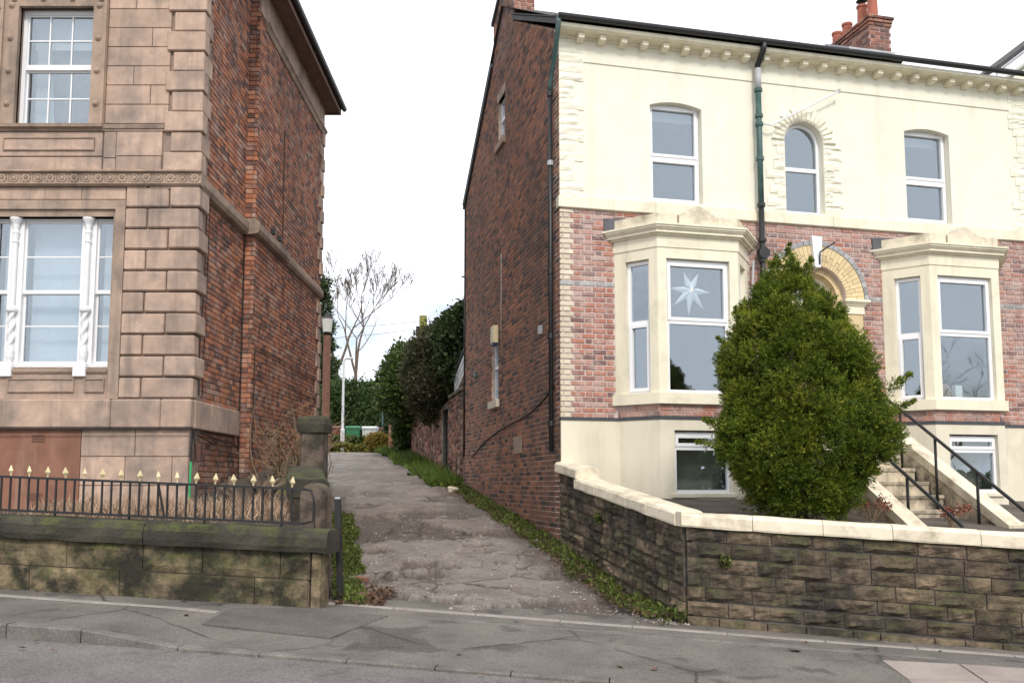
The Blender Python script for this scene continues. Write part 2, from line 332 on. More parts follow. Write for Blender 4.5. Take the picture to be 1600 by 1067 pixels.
def m_glass(name, ior=.20, tint=(.86, .9, .92)):
    t = NT(name); lw_ = t.n('ShaderNodeLayerWeight'); lw_.inputs[0].default_value = .5; g = t.n('ShaderNodeBsdfGlossy'); g.inputs['Roughness'].default_value = .01; g.inputs['Color'].default_value = (.87, .94, 1, 1)
    fac = t.math('ADD', t.math('MULTIPLY', t.math('POWER', lw_.outputs['Facing'], 4.0), .85), ior)
    b = t.n('ShaderNodeBump'); b.inputs['Strength'].default_value = .035; b.inputs['Distance'].default_value = .02; t.l(t.noise(2.2, 2), b.inputs['Height']); t.l(b.outputs[0], g.inputs['Normal'])
    tr = t.n('ShaderNodeBsdfTransparent'); tr.inputs[0].default_value = (*tint, 1); ms = t.n('ShaderNodeMixShader')
    t.l(fac, ms.inputs[0]); t.l(tr.outputs[0], ms.inputs[1]); t.l(g.outputs[0], ms.inputs[2]); t.l(ms.outputs[0], t.o.inputs[0]); return t.m
M['glass'] = m_glass('glass')
def m_ground(name, a, b, c, sc=1.1, grit=.5, bst=.7, patch=None, crack=0, speck=(.5, .5, .48)):
    t = NT(name); col = t.ramp(t.noise(sc, 8, .62), [(.3, a), (.5, b), (.72, c)])
    if patch: col = t.mix(t.ramp(t.noise(patch[1], 4, .5, None, .6), [(patch[2], 0.0), (patch[2]+.04, patch[3])]), col, patch[0])
    col = t.mix(grit, col, t.ramp(t.noise(44, 3, .75), [(.3, .45), (.52, .95), (.72, 1.75)]), 'MULTIPLY')
    v = t.n('ShaderNodeTexVoronoi'); v.inputs['Scale'].default_value = 42; t.l(t.pos, v.inputs['Vector'])
    col = t.mix(t.ramp(v.outputs['Distance'], [(.10, .55), (.2, 0.0)]), col, speck)
    if crack:
        v2 = t.n('ShaderNodeTexVoronoi'); v2.feature = 'DISTANCE_TO_EDGE'; v2.inputs['Scale'].default_value = .62; ds = t.n('ShaderNodeMix'); ds.data_type = 'VECTOR'; ds.inputs[0].default_value = .12; nn = t.n('ShaderNodeTexNoise'); nn.inputs['Scale'].default_value = 3; nn.inputs['Detail'].default_value = 5
        t.l(t.pos, ds.inputs[4]); t.l(t.pos, nn.inputs['Vector']); t.l(nn.outputs['Color'], ds.inputs[5]); t.l(ds.outputs[1], v2.inputs['Vector'])
        col = t.mix(t.math('MULTIPLY', t.ramp(v2.outputs['Distance'], [(.0, 1.0), (.012, 0.0)]), t.ramp(t.noise(.7, 3), [(.46, 0.0), (.58, crack)])), col, (.02, .018, .017))
        col = t.mix(t.ramp(t.noise(2.6, 6, .7), [(.56, 0.0), (.7, .55)]), col, (.042, .036, .032))
    t.bump(t.noise(75, 5, .75), bst, .012); return t.fin(col, .9)
M['road'] = m_ground('road', (.122, .110, .104), (.16, .146, .138), (.21, .192, .182), .8, .75, .7, None, .5)
M['pavement'] = m_ground('pavement', (.092, .081, .071), (.145, .129, .114), (.21, .188, .165), 1.3, .45, .5, ((.062, .054, .048), 1.1, .57, .7), .9)
M['patch'] = m_ground('patch', (.08, .071, .063), (.115, .102, .091), (.16, .143, .127), 1.5, .4, .5)
M['lane_old'] = m_ground('lane', (.10, .083, .073), (.185, .16, .142), (.285, .25, .222), 1.15, .55, .9, ((.085, .075, .066), .75, .56, .6))
M['concrete'] = m_ground('concrete', (.22, .19, .17), (.28, .25, .225), (.34, .30, .27), 3, .3, .4)
M['slab'] = m_ground('slab', (.26, .215, .19), (.31, .26, .23), (.36, .31, .27), 2, .25, .3)
M['soil'] = m_ground('soil', (.05, .038, .028), (.085, .065, .048), (.13, .10, .075), 3, .5, .9)
M['yard'] = m_ground('yard', (.055, .045, .035), (.10, .082, .066), (.15, .125, .10), 2, .5, .9)
M['field'] = m_ground('field', (.05, .06, .025), (.07, .08, .03), (.10, .09, .05), .3, .4, .5)

def m_lane():
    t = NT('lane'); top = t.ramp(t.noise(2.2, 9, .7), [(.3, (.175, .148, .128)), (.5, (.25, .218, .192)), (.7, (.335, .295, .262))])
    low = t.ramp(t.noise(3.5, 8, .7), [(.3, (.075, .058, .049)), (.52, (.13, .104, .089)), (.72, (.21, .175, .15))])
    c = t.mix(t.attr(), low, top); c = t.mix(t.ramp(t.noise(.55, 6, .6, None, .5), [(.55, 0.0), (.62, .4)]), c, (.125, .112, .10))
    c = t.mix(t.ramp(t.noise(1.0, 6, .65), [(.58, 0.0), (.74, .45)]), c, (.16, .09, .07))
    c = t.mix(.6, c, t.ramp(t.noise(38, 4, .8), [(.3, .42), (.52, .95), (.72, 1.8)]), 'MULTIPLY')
    v = t.n('ShaderNodeTexVoronoi'); v.inputs['Scale'].default_value = 34; t.l(t.pos, v.inputs['Vector']); c = t.mix(t.ramp(v.outputs['Distance'], [(.10, .5), (.22, 0.0)]), c, (.45, .42, .39))
    v2 = t.n('ShaderNodeTexVoronoi'); v2.feature = 'DISTANCE_TO_EDGE'; v2.inputs['Scale'].default_value = .9
    mpn = t.n('ShaderNodeMix'); mpn.data_type = 'VECTOR'; mpn.inputs[0].default_value = .16; t.l(t.pos, mpn.inputs[4]); nn = t.n('ShaderNodeTexNoise'); nn.inputs['Scale'].default_value = 2.4; nn.inputs['Detail'].default_value = 5; t.l(t.pos, nn.inputs['Vector']); t.l(nn.outputs['Color'], mpn.inputs[5]); t.l(mpn.outputs[1], v2.inputs['Vector'])
    cr = t.math('MULTIPLY', t.ramp(v2.outputs['Distance'], [(.0, 1.0), (.022, 0.0)]), t.ramp(t.noise(.8, 3), [(.50, 0.0), (.62, .9)])); c = t.mix(cr, c, (.035, .03, .027))
    t.bump(t.noise(60, 5, .8), .9, .02); return t.fin(c, .92)
M['lane'] = m_lane()
M['kerb'] = m_ground('kerb', (.10, .088, .08), (.15, .135, .122), (.23, .205, .185), 3, .4, .5)
M['grit'] = m_plain('grit', (.26, .23, .205), .2, 20, .9, 0, 0, attr=.5)
# ---------------------------------------------------------------- street and ground
G, TH = .045, math.atan(.15)
CT, SN = math.cos(TH), math.sin(TH)
def ST(s, n, c=0): return (s*CT+n*SN, -s*SN+n*CT, -G*s+c)
def sn_of(X, Y): return (X*CT-Y*SN, X*SN+Y*CT)
def sstep(a, b, x): t = min(1, max(0, (x-a)/(b-a))); return t*t*(3-2*t)
def lerp_tab(tab, x):
    if x <= tab[0][0]: return tab[0][1]
    for (a, p), (b, q) in zip(tab, tab[1:]):
        if x <= b: return p+(q-p)*(x-a)/(b-a)
    return tab[-1][1]
ZC = [(9, .02), (10.2, .17), (14.2, .66), (21.6, 1.48), (24, 1.80), (29, 2.30), (34, 2.74), (37, 2.93), (45, 3.06), (70, 3.3), (200, 4), (600, 6)]
def kerb_c(s): return .115-.09*sstep(-5.05, -4.1, s)+.09*sstep(2.2, 3.1, s)
def pave_c(s, n): k = kerb_c(s); return k+(.125-k)*sstep(7.8, 9.6, n)
def pave_z(X, Y): s, n = sn_of(X, Y); return -G*s+pave_c(s, n)
def lane_z(X, Y):
    s, n = sn_of(X, Y); m = -G*s+.12; return m+(lerp_tab(ZC, Y)-m)*sstep(9.9, 14.0, n)
def sheet(name, us, vs, fn, mat, smooth=True):
    V = np.array([fn(u, v) for v in vs for u in us], np.float32); n = len(us); m = len(vs)
    i = np.arange(n-1)[None, :]+np.arange(m-1)[:, None]*n; i = i.ravel(); F = np.stack([i, i+1, i+n+1, i+n], 1)
    o = link(name, mesh_of(name, V, F, None, mat, smooth)); o['kind'] = 'structure'; return o
lin = lambda a, b, n: [a+(b-a)*i/n for i in range(n+1)]
sheet('road', lin(-70, 70, 120), lin(-.3, 7.66, 14), lambda s, n: ST(s, n, .02*math.sin((n+.3)/7.9*3.14)+.006*mnoise.noise((s*.8, n*.8, 0))), M['road'])
sheet('far_pavement', lin(-70, 70, 60), lin(-14, -.4, 6), lambda s, n: ST(s, n, .09), M['pavement'])
def pav(s, n):
    X, Y, Z = ST(s, n, pave_c(s, n)); return (X, Y, Z+.005*mnoise.noise((X*1.6, Y*1.6, 1)))
pavement = sheet('pavement', lin(-24, 24, 200), lin(7.79, 10.75, 16), pav, M['pavement'])
# ground under and behind everything, out to the horizon
gx = [-400, -200, -100, -60, -40, -25]+lin(-18, 18, 36)+[25, 40, 60, 100, 200, 400]
gy = [-60, -30, -14]+lin(6, 60, 54)+[70, 90, 130, 200, 350, 600]
def grd(X, Y):
    s, n = sn_of(X, Y); lo = -G*max(-30, min(30, s))-.35
    return (X, Y, lo+(lerp_tab(ZC, Y)-.45+.43*sstep(33, 38, Y)-lo)*sstep(9, 15, n))
sheet('ground', gx, gy, grd, M['field'])
LE = [(9.5, -2.15), (10.3, -2.12), (13.5, -2.66), (19, -3.9), (24, -5.3), (30, -7.4), (38, -11)]
RE = [(9.5, 1.95), (10.3, 1.93), (14.2, .80), (22, -1.12), (30, -3.1), (38, -5.1)]
lane_y = [9.62+ (i/430)**1.4*28.2 for i in range(431)]
def potholes(X, Y):
    a = mnoise.noise((X*.62+4.1, Y*.62, 2.3))+.30*mnoise.noise((X*2.3, Y*2.7, 7.7))+.12*mnoise.noise((X*9, Y*8, 1.1))
    b = mnoise.noise((X*.8-9.2, Y*.9, 8.1))+.3*mnoise.noise((X*3.7, Y*3.1, 3.3))
    tp = sstep(-.10, -.075, a)*(1-sstep(.27, .295, b)); fd = 1-.75*sstep(15, 27, Y); tp = 1-(1-tp)*fd; h = .075*tp
    k = mnoise.noise((X*1.2, Y*.9, 5.5))+.5*mnoise.noise((X*4, Y*3.5, .5))
    cm = max(0, 1-abs(k)/.04)*sstep(-.1, .2, mnoise.noise((X*.5, Y*.5, 9.9)))*fd; h -= .03*cm; tp *= 1-.9*cm
    return tp, h+.012*mnoise.noise((X*6, Y*6, 4))+.008*mnoise.noise((X*17, Y*17, 4))*(1.4-tp)
def lane_top(X, Y):
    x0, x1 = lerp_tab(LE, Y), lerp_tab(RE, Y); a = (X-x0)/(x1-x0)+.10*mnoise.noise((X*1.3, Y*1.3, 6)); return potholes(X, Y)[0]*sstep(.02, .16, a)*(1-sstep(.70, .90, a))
def lane_pt(a, Y):
    x0, x1 = lerp_tab(LE, Y)-.25, lerp_tab(RE, Y)+.25; X = x0+(x1-x0)*a; s, n = sn_of(X, Y)
    e = sstep(10.02, 10.5, n)*sstep(38, 33, Y); cr = 4*a*(1-a)
    return (X, Y, lane_z(X, Y)-.03*(1-sstep(9.95, 10.05, n))+e*(potholes(X, Y)[1]-.045+.05*(cr-.7)))
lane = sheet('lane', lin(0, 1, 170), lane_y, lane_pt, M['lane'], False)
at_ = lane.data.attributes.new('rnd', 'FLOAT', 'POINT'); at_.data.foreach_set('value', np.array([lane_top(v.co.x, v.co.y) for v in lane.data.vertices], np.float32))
sheet('lane_head', lin(-30, 14, 44), lin(37.6, 46, 8), lambda X, Y: (X, Y, lerp_tab(ZC, Y)+.012), M['lane'])
# kerb stones, edging strips, paving slabs: pieces of the pavement
def strip(name, s0, s1, nf, w, cf, h, mat, step=.91, gap=.012, c=.006):
    s = s0; q = random.Random(5)
    while s < s1-.05:
        e = min(s+step*q.uniform(.85, 1.1), s1); m = MB(); a, b = s+gap/2, e-gap/2; dz = q.uniform(-.004, .004); vs = []
        for ss in (a, b):
            n = nf(ss); t = cf(ss, n)+dz
            vs += [ST(ss, n, t-.2), ST(ss, n, t+h-.012), ST(ss, n+.012, t+h), ST(ss, n+w, t+h), ST(ss, n+w, t-.2)]
        m.add(vs, [(0,1,2,3,4), (9,8,7,6,5)]+[(i, 5+i, 5+(i+1) % 5, (i+1) % 5) for i in range(5)])
        m.build(name, mat, pavement); s = e
strip('kerb_stone', -8.6, -5.05, lambda s: 7.65, .13, lambda s, n: kerb_c(s), .006, M['kerb'])
strip('kerb_stone', -5.05, -4.12, lambda s: 7.65, .13, lambda s, n: kerb_c(s), .006, M['kerb'], 2)
strip('kerb_stone', -4.12, 3.2, lambda s: 7.65, .13, lambda s, n: kerb_c(s), .006, M['kerb'], .75)
strip('edging_stone', -9, -4.47, lambda s: 9.06, .11, pave_c, .007, M['concrete'], 1.4, .006)
strip('edging_stone', -3.75, 4.6, lambda s: 10.08-.052*(s+3.75), .09, pave_c, .012, M['concrete'], .9)
strip('edging_stone', -2.6, 4.6, lambda s: 9.62-.052*(s+3.75), .13, pave_c, .006, M['kerb'], 1.6, .005)
m = MB()
for i, (a, b, n0, n1) in enumerate([(2.05+.75*i, 2.78+.75*i, 7.85+.62*j, 8.45+.62*j) for j in range(2) for i in range(4)]):
    cut = .28*(1-(n0-7.85)/1.3) if a < 2.1 else 0
    m = MB(); q = [(a+cut, n0), (b, n0), (b, n1), (a+cut*.45, n1)]
    m.add([ST(s, n, pave_c(s, n)-.03) for s, n in q]+[ST(s, n, pave_c(s, n)+.010) for s, n in q], [(3,2,1,0),(4,5,6,7)]+[(k, (k+1) % 4, 4+(k+1) % 4, 4+k) for k in range(4)])
    m.build('paving_slab', M['slab'], pavement)
def patch(name, q, mat, h=.008):
    m = MB(); m.add([ST(s, n, pave_c(s, n)-.02) for s, n in q]+[ST(s, n, pave_c(s, n)+h) for s, n in q], [tuple(range(len(q)))[::-1], tuple(range(len(q), 2*len(q)))]+[(k, (k+1) % len(q), len(q)+(k+1) % len(q), len(q)+k) for k in range(len(q))])
    return m.build(name, mat, pavement)
patch('asphalt_patch', [(-4.36, 8.55), (-3.0, 8.42), (-2.75, 9.5), (-3.7, 9.62), (-4.42, 9.3)], M['patch'], .014)
# ---------------------------------------------------------------- sandstone wall and railing, left
class SMB(MB):                        # mesh builder with the wall's slope along its own x
    def __init__(s, ox, oy, oz, rz, k): MB.__init__(s, ox, oy, oz, rz); s.k = k
    def add(s, vs, fs, r=None): return MB.add(s, [(x, y, z+s.k*x) for x, y, z in vs], fs, r)
def rough_prism(mb, poly, x0, x1, n=6, amp=.006, r=None):
    k = len(poly); vs = []; sd = rng.random()*90
    for i in range(n+1):
        x = x0+(x1-x0)*i/n
        for j, (y, z) in enumerate(poly):
            vs.append((x, y+amp*mnoise.noise((x*3+sd, j*1.7, 0))*1.5, z+amp*mnoise.noise((x*3, j*1.7, sd))*1.5))
    fs = [(i*k+j, i*k+(j+1) % k, (i+1)*k+(j+1) % k, (i+1)*k+j) for i in range(n) for j in range(k)]
    return mb.add(vs, fs+[tuple(range(k))[::-1], tuple(range(n*k, n*k+k))], r)
LWp = (-2.05, 10.165, .25); LWr = -.103; LWk = -.04
lw = thing('sandstone_wall', 'low mossy sandstone wall of big blocks under the black railing', 'wall', LWp, off=LWp)
SMB(*LWp, LWr, LWk).box(-7.6, -.2, .03, .38, -.3, .64).build('wall_core', M['mortar_stone'], lw)
def lstones(js, z0, z1):
    for a, b in zip(js, js[1:]):
        SMB(*LWp, LWr, LWk).rock(a+.005, b-.005, z0+.004, z1-.004, .012, 7, 4, .022, .0, .06).build('stone', M['mossy_stone'], lw, smooth=False)
lstones([-7.5, -6.4, -5.3, -4.2, -3.03, -2.12, -1.42, -.52, -.18], .335, .63)
lstones([-7.5, -6.0, -4.9, -3.47, -2.39, -.81, -.2], -.12, .33)
m = SMB(*LWp, LWr, LWk); rough_prism(m, [(.0, -.02), (.02, .62), (.30, .63), (.32, -.05)], -.165, -.06, 4, .02).build('stone', M['mossy_stone'], lw)
CAPP = [(-.065, .635), (-.085, .70), (-.075, .80), (-.03, .865), (.04, .885), (.36, .885), (.43, .85), (.44, .635)]
for a, b in ((-7.5, -5.9), (-5.9, -4.0), (-4.0, -2.09), (-2.09, .03)):
    m = SMB(*LWp, LWr, LWk); rough_prism(m, CAPP, a+.006, b-.006, 14, .012).build('cap_stone', M['mossy_cap'], lw, smooth=False)
ra = thing('iron_railing', 'low black iron railing with gold spear tips on the sandstone wall', 'railing', (LWp[0], LWp[1], 1.1), off=(LWp[0], LWp[1], 1.1))
m = SMB(*LWp, LWr, LWk); m.box(-6.0, -.33, .155, .195, 1.308, 1.335).build('top_rail', M['black_iron'], ra)
m = SMB(*LWp, LWr, LWk); m.box(-6.0, -.33, .155, .195, .922, .948).build('bottom_rail', M['black_iron'], ra)
m = SMB(*LWp, LWr, LWk); m.tube([(-.33, .175, 1.325), (-.24, .16, 1.31), (-.2, .14, 1.22), (-.2, .14, .97), (-.33, .175, .935)], .014, 6).build('end_bracket', M['black_iron'], ra)
bar = mesh_of('bar', *(lambda b: (b.v, b.f, b.r))(MB().tube([(0, 0, 0), (0, 0, .40)], .0145, 6)), M['black_iron'])
barl = mesh_of('bar', *(lambda b: (b.v, b.f, b.r))(MB().tube([(0, 0, -.07), (0, 0, .40)], .0145, 6)), M['black_iron'])
fb = MB().lathe([(.008, 0), (.012, .012), (.008, .02), (.034, .06), (.004, .125)], n=4); fin = mesh_of('finial', fb.v, fb.f, fb.r, M['gold'])
def on_lw(x, y, z): return (LWp[0]+math.cos(LWr)*x-math.sin(LWr)*y, LWp[1]+math.sin(LWr)*x+math.cos(LWr)*y, LWp[2]+z+LWk*x)
for i in range(48):
    x = -.47-.1135*i
    link('bar', barl if i % 8 == 1 else bar, ra, on_lw(x, .175, .935), LWr)
    if i % 2 == 0:
        f = link('finial', fin, ra, on_lw(x, .175, 1.335), LWr+rng.uniform(-.4, .4)); f.rotation_euler[1] = rng.uniform(-.1, .1)
b_ = link('bar', bar, ra, on_lw(-1.98, .185, .94), LWr); b_.rotation_euler[1] = -.22
# ---------------------------------------------------------------- gate post, side wall, pier, bollard
gp = thing('gate_post', 'weathered round-topped stone post at the end of the railing', 'stone post', (-2.34, 10.95, .3), off=(-2.34, 10.95, .3))
arc = [(-.155, .3), (.155, .3), (.155, 1.50)]+[(.155*math.cos(t), 1.50+.155*math.sin(t)) for t in lin(.3, 2.84, 7)]+[(-.155, 1.50)]
m = MB(-2.34, 10.95, 0, -.1)
m.prism(arc, -.13, .13, 'y').build('post_shaft', M['pier_stone'], gp)
MB(-2.34, 10.95, 0, -.1).box(.025, .032, -.142, -.128, .9, 1.42).build('iron_strap', M['black_iron'], gp)
sw = thing('side_wall', 'short mossy stone wall with thick coping beside the lane mouth', 'wall', (-2.45, 11.6, .5), off=(-2.45, 11.6, .5))
m = SMB(-2.30, 11.12, .0, R(104), .085); m.box(0, 2.25, -.02, .34, -.2, 1.5).build('wall_core', M['pier_stone'], sw)
for a, b in ((-.02, 1.15), (1.15, 2.3)):
    m = SMB(-2.30, 11.12, .0, R(104), .085); rough_prism(m, [(-.07, 1.49), (-.09, 1.56), (-.07, 1.66), (-.02, 1.70), (.36, 1.70), (.42, 1.65), (.42, 1.49)], a+.004, b-.004, 9, .015).build('coping_stone', M['mossy_cap'], sw)
pr = thing('gate_pier', 'square pink sandstone gate pier with a heavy block cap', 'gate pier', (-2.95, 13.6, .6), off=(-2.95, 13.6, .6))
MB(-2.95, 13.6, 0, -.05).cbox(-.17, .17, -.17, .17, .5, 2.42, .025).build('shaft', M['pier_stone'], pr)
m = MB(-2.95, 13.6, 0, -.05); m.add([(x*s, y*s, z) for s, z in ((.205, 2.40), (.215, 2.52), (.20, 2.60), (.17, 2.645)) for x, y in ((-1,-1),(1,-1),(1,1),(-1,1))],
    [(0,3,2,1), (12,13,14,15)]+[(i*4+k, i*4+(k+1) % 4, i*4+4+(k+1) % 4, i*4+4+k) for i in range(3) for k in range(4)]).build('cap', M['mossy_cap'], pr)
bo = thing('bollard', 'slim black square metal post on the grass by the lane', 'post', (-2.0, 10.75, .25), off=(-2.0, 10.75, .25))
m = MB(); m.add([(-1.99+x*.034-.055*t, 10.75+y*.034, .25+1.22*t) for t in (0, 1) for x, y in ((-1,-1),(1,-1),(1,1),(-1,1))], [(0,3,2,1),(4,5,6,7)]+[(k, (k+1) % 4, 4+(k+1) % 4, 4+k) for k in range(4)]).build('shaft', M['black_iron'], bo)
MB(-2.045, 10.75, 1.47).box(-.03, .03, -.03, .03, .0, .022).build('cap', M['grey_pipe'], bo)
# left garden soil behind the wall
def lg(X, Y):
    z = lerp_tab([(10.4, 1.05), (11, 1.17), (12.6, 1.30), (14, 1.62), (19, 2.3), (22, 2.6)], Y)
    return (X, Y, z+.05*mnoise.noise((X*1.3, Y*1.3, 0))+.03*mnoise.noise((X*4, Y*4, 2)))
sheet('garden_soil', lin(-11, -2.42, 44), lin(10.42+.0, 13.4, 16), lambda X, Y: lg(X, Y+.1*(-X-2.4)*.0+(.103*(-X-2.05) if Y < 11 else 0)), M['soil'])
sheet('garden_soil', lin(-4.7, -3.0, 10), lin(13.35, 22, 30), lambda X, Y: lg(X-.155*max(0, Y-13.6), Y), M['soil'])
# ---------------------------------------------------------------- blackened stone wall with cream coping, right
RHA = math.atan(.244); RHO = (.7585, 14.2)
def RH(u, v, z=0): return (RHO[0]+math.cos(RHA)*u-math.sin(RHA)*v, RHO[1]+math.sin(RHA)*u+math.cos(RHA)*v, z)
WC = (1.94, 10.25, 0); W1 = (*WC, -.2342, -.055); SL = math.hypot(1.17, 3.83); W2 = (.745, 14.10, 0, math.atan2(-3.83, 1.17), -.126)
gw = thing('front_garden_wall', 'blackened rock-faced stone garden wall with cream painted coping', 'wall', WC, off=WC)
def runwall(spec, x0, x1, rows, lmin, lmax, seed, mat=M['black_stone']):
    q = random.Random(seed); n = 0
    for k, (z0, z1, pr) in enumerate(rows):
        x = x0-q.uniform(0, .3); z0 += q.uniform(-.012, .012) if k else 0
        while x < x1:
            e = x+q.uniform(lmin, lmax)
            if x1-e < .14: e = x1
            a = max(x, x0)
            m = SMB(*spec); g = q.uniform(.002, .010); m.rock(a+g, min(e, x1)-q.uniform(.002, .012), z0+q.uniform(.002, .014), z1-q.uniform(.002, .012), q.uniform(.014, .034)+pr, 6, 4, .028, .004+pr, .06)
            m.build('stone', mat, gw); x = e
runwall(W1, 0, 5.2, [(-.14, .20, .05)]+[(.20+.162*i, .20+.162*(i+1), 0) for i in range(6)], .26, .55, 3)
runwall(W2, 0, SL-.02, [(1.67-.165*(i+1), 1.67-.165*i, 0 if i < 8 else .02) for i in range(10)], .22, .42, 8)
runwall((*W2[:4], W2[4]), 0, .8, [(1.67, 1.82, 0)], .25, .42, 9)
SMB(*W1).box(.06, 5.2, .012, .30, -.3, 1.17).build('wall_core', M['black_mortar'], gw)
SMB(*W2).box(0, SL-.03, .012, .28, -.2, 1.67).build('wall_core', M['black_mortar'], gw)
SMB(*W2).box(0, .79, .012, .28, 1.66, 1.82).build('wall_core', M['black_mortar'], gw)
CP = lambda z: [(-.055, z), (-.06, z+.02), (-.055, z+.12), (-.03, z+.15), (.10, z+.165), (.27, z+.155), (.33, z+.12), (.33, z)]
for a, b in zip((-.05, .72, 1.45, 2.15, 3.0, 3.75, 4.5), (.72, 1.45, 2.15, 3.0, 3.75, 4.5, 5.25)):
    m = SMB(*W1); rough_prism(m, CP(1.17), a+.003, b-.003, 7, .006).build('coping_stone', M['coping'], gw)
for a, b in ((.0, .80), ):
    m = SMB(*W2); rough_prism(m, CP(1.82), a-.1, b-.003, 7, .006).build('coping_stone', M['coping'], gw)
for a, b in ((.72, 1.5), (1.5, 2.35), (2.35, 3.15), (3.15, SL-.10)):
    m = SMB(*W2); rough_prism(m, CP(1.672), a+.003, b-.003, 7, .006).build('coping_stone', M['coping'], gw)
m = SMB(*W1); m.prism([(-.05, -.058), (-.055, .33), (-.20, .33), (-.115, .12), (-.105, .05)], 1.173, 1.332).build('coping_stone', M['coping'], gw)
# ---------------------------------------------------------------- yard and front steps (house frame)
def yard_z(u, v): return 1.15+.10*(v+3.6)-.02*u+.02*mnoise.noise((u*2, v*2, 0))
def yv(u, t): a = -4.12-.51*(u-.21)+.33; return a+(.05-a)*t
sheet('yard', lin(.12, 10.5, 42), lin(0, 1, 24), lambda u, t: RH(u, yv(u, t), yard_z(u, yv(u, t))), M['yard'])
stp = thing('front_steps', 'worn cream stone steps with sloping side walls up to the arched door', 'steps', RH(4.5, -1.7, 1.0), RHA, off=(4.5, -1.7, 1.0))
NS = 8; Z0 = 1.08; RI = .2; GO = .3; SV = -2.5
for i in range(NS):
    v = SV+GO*i; m = MB(); rough_prism(m, [(v-.02, Z0+RI*(i+1)-.05), (v-.025, Z0+RI*(i+1)-.01), (v-.01, Z0+RI*(i+1)), (v+GO+.03 if i < NS-1 else -.02, Z0+RI*(i+1)), (v+GO+.03 if i < NS-1 else -.02, Z0+RI*i-.3), (v, Z0+RI*i-.3), (v, Z0+RI*(i+1)-.05)], 3.88, 5.12, 8, .006)
    m.build('step', M['steps'], stp)
SLP = .58
for u0, u1, nm in ((3.62, 3.88, 1), (5.12, 5.38, 2)):
    MB().prism([(-3.25, .8), (-3.25, 1.08), (-.02, 1.08+SLP*3.23), (-.02, .8)], u0+.03, u1-.03, 'x').build('side_wall', M['steps'], stp)
    for a, b in ((-3.42, -1.72), (-1.72, -.03)):
        za, zb = 1.06+SLP*(a+3.25), 1.06+SLP*(b+3.25); m = MB()
        m.prism([(a+.003, za), (b-.003, zb), (b-.003, zb+.14), (a+.003, za+.14)], u0, u1, 'x').build('coping_stone', M['coping'], stp)
MB().cbox(5.38, 7.4, -3.42, -3.16, .8, 1.13, .015).build('coping_stone', M['coping'], stp)
def rail(label, u, pts, posts, zoff):
    t = thing('handrail', label, 'handrail', RH(u, -2.2, 1.4), RHA, 'black handrails of the front steps', off=(u, -2.2, 1.4))
    MB().tube([(u, v, z) for v, z in pts], .024, 10).build('rail', M['black_iron'], t, smooth=True)
    for v in posts:
        st = Z0+RI*max(0, min(NS, math.floor((v-SV)/GO)+1)) if v > SV else yard_z(u, v)-.1
        zt = lerp_tab(pts, v); MB().tube([(u, v, st-.02), (u, v, zt-.005)], .02, 8).build('post', M['black_iron'], t, smooth=True)

rail('black handrail with three posts, right side of the front steps', 4.98, [(-3.98, 1.10), (-3.95, 1.22), (-3.87, 1.29), (-1.6, 2.72), (-.5, 3.38)], (-3.05, -2.25, -1.5, -.7), 0)
rail('lower black handrail nearest the conifer, left side of the front steps', 3.96, [(-4.02, 1.02), (-3.99, 1.08), (-3.93, 1.14), (-2.5, 2.03), (-.7, 3.12)], (-2.95, -2.0, -.9), 0)
# ---------------------------------------------------------------- left: sandstone-fronted house with brick side
FY = 12.62; LX = -4.51; LX2 = -4.33; YS = 15.0; YE = 20.2; ZT = 10.25
lh = thing('stone_house', 'tall pink sandstone-fronted house with a long red brick side wall', 'house', (LX, FY, 1.2), off=(LX, FY, 1.2))
UW = (-7.13, -6.05, 6.755, 8.52); LWN = (-7.41, -5.66, 3.27, 5.42)
m = wall_grid(MB(), (-11.5, -4.50), (1.0, ZT), [UW, LWN], FY+.02, FY+.45); m.build('front_wall', M['mortar_stone'], lh)
m = MB(); m.box(-11.5, LX-.012, FY+.45, YE, 1.0, ZT); m.box(LX-.02, LX2-.012, YS+.012, YE-.05, .9, ZT); m.build('side_wall', M['mortar_left'], lh)
def stones(rects, name='ashlar_stone', p=.012, c=.006, mat='sandstone', y=FY, back=.05):
    for x0, x1, z0, z1 in rects: MB().cbox(x0+.004, x1-.004, y-p+rng.uniform(-.002, .002), y+back, z0+.004, z1-.004, c).build(name, M[mat], lh)
# upper ashlar right of the window, plain joints
rows = []; z = 6.66; k = 0
while z < 9.9:
    t = 6.78 if k == 0 else z+.287
    if k == 0: rows.append((-5.86, -4.98, z, 6.775)); z = 6.775
    else:
        sp = [-5.84, -5.20, -4.93] if k % 3 == 2 else [-5.84, -4.93]
        if k % 4 == 3: sp = [-5.84, -5.45, -4.93]
        rows += [(a, b, z, t) for a, b in zip(sp, sp[1:])]; z = t
    k += 1
rows += [(-5.84, -5.66, 6.27, 6.66), (-5.66, -5.0, 6.30, 6.66), (-5.84, -5.66, 6.05, 6.27), (-5.66, -5.0, 6.05, 6.30)]
rows += [(a, a+.9, z, z+.287) for z in [6.78+.287*i for i in range(10)] for a in (-9.2, -8.3)]
rows += [(-9.2, -7.4, 6.05, 6.66)]
stones(rows)
# quoins of the upper storey: alternate long and short, returned on the side
def quoins(z0, n, h, xs, side, p, y=FY, x=LX+.04):
    for k in range(n):
        a = xs[k % 2]; d = side[k % 2]; z = z0+k*h; pp = p+(0.018 if k % 2 == 0 else 0)
        MB().cbox(a, x+pp, y-pp, y+d, z+.007, z+h-.007, .014, j=.003).build('quoin', M['sandstone'], lh)
quoins(6.05, 14, .3, (-4.97, -4.88), (.16, .36), .032)
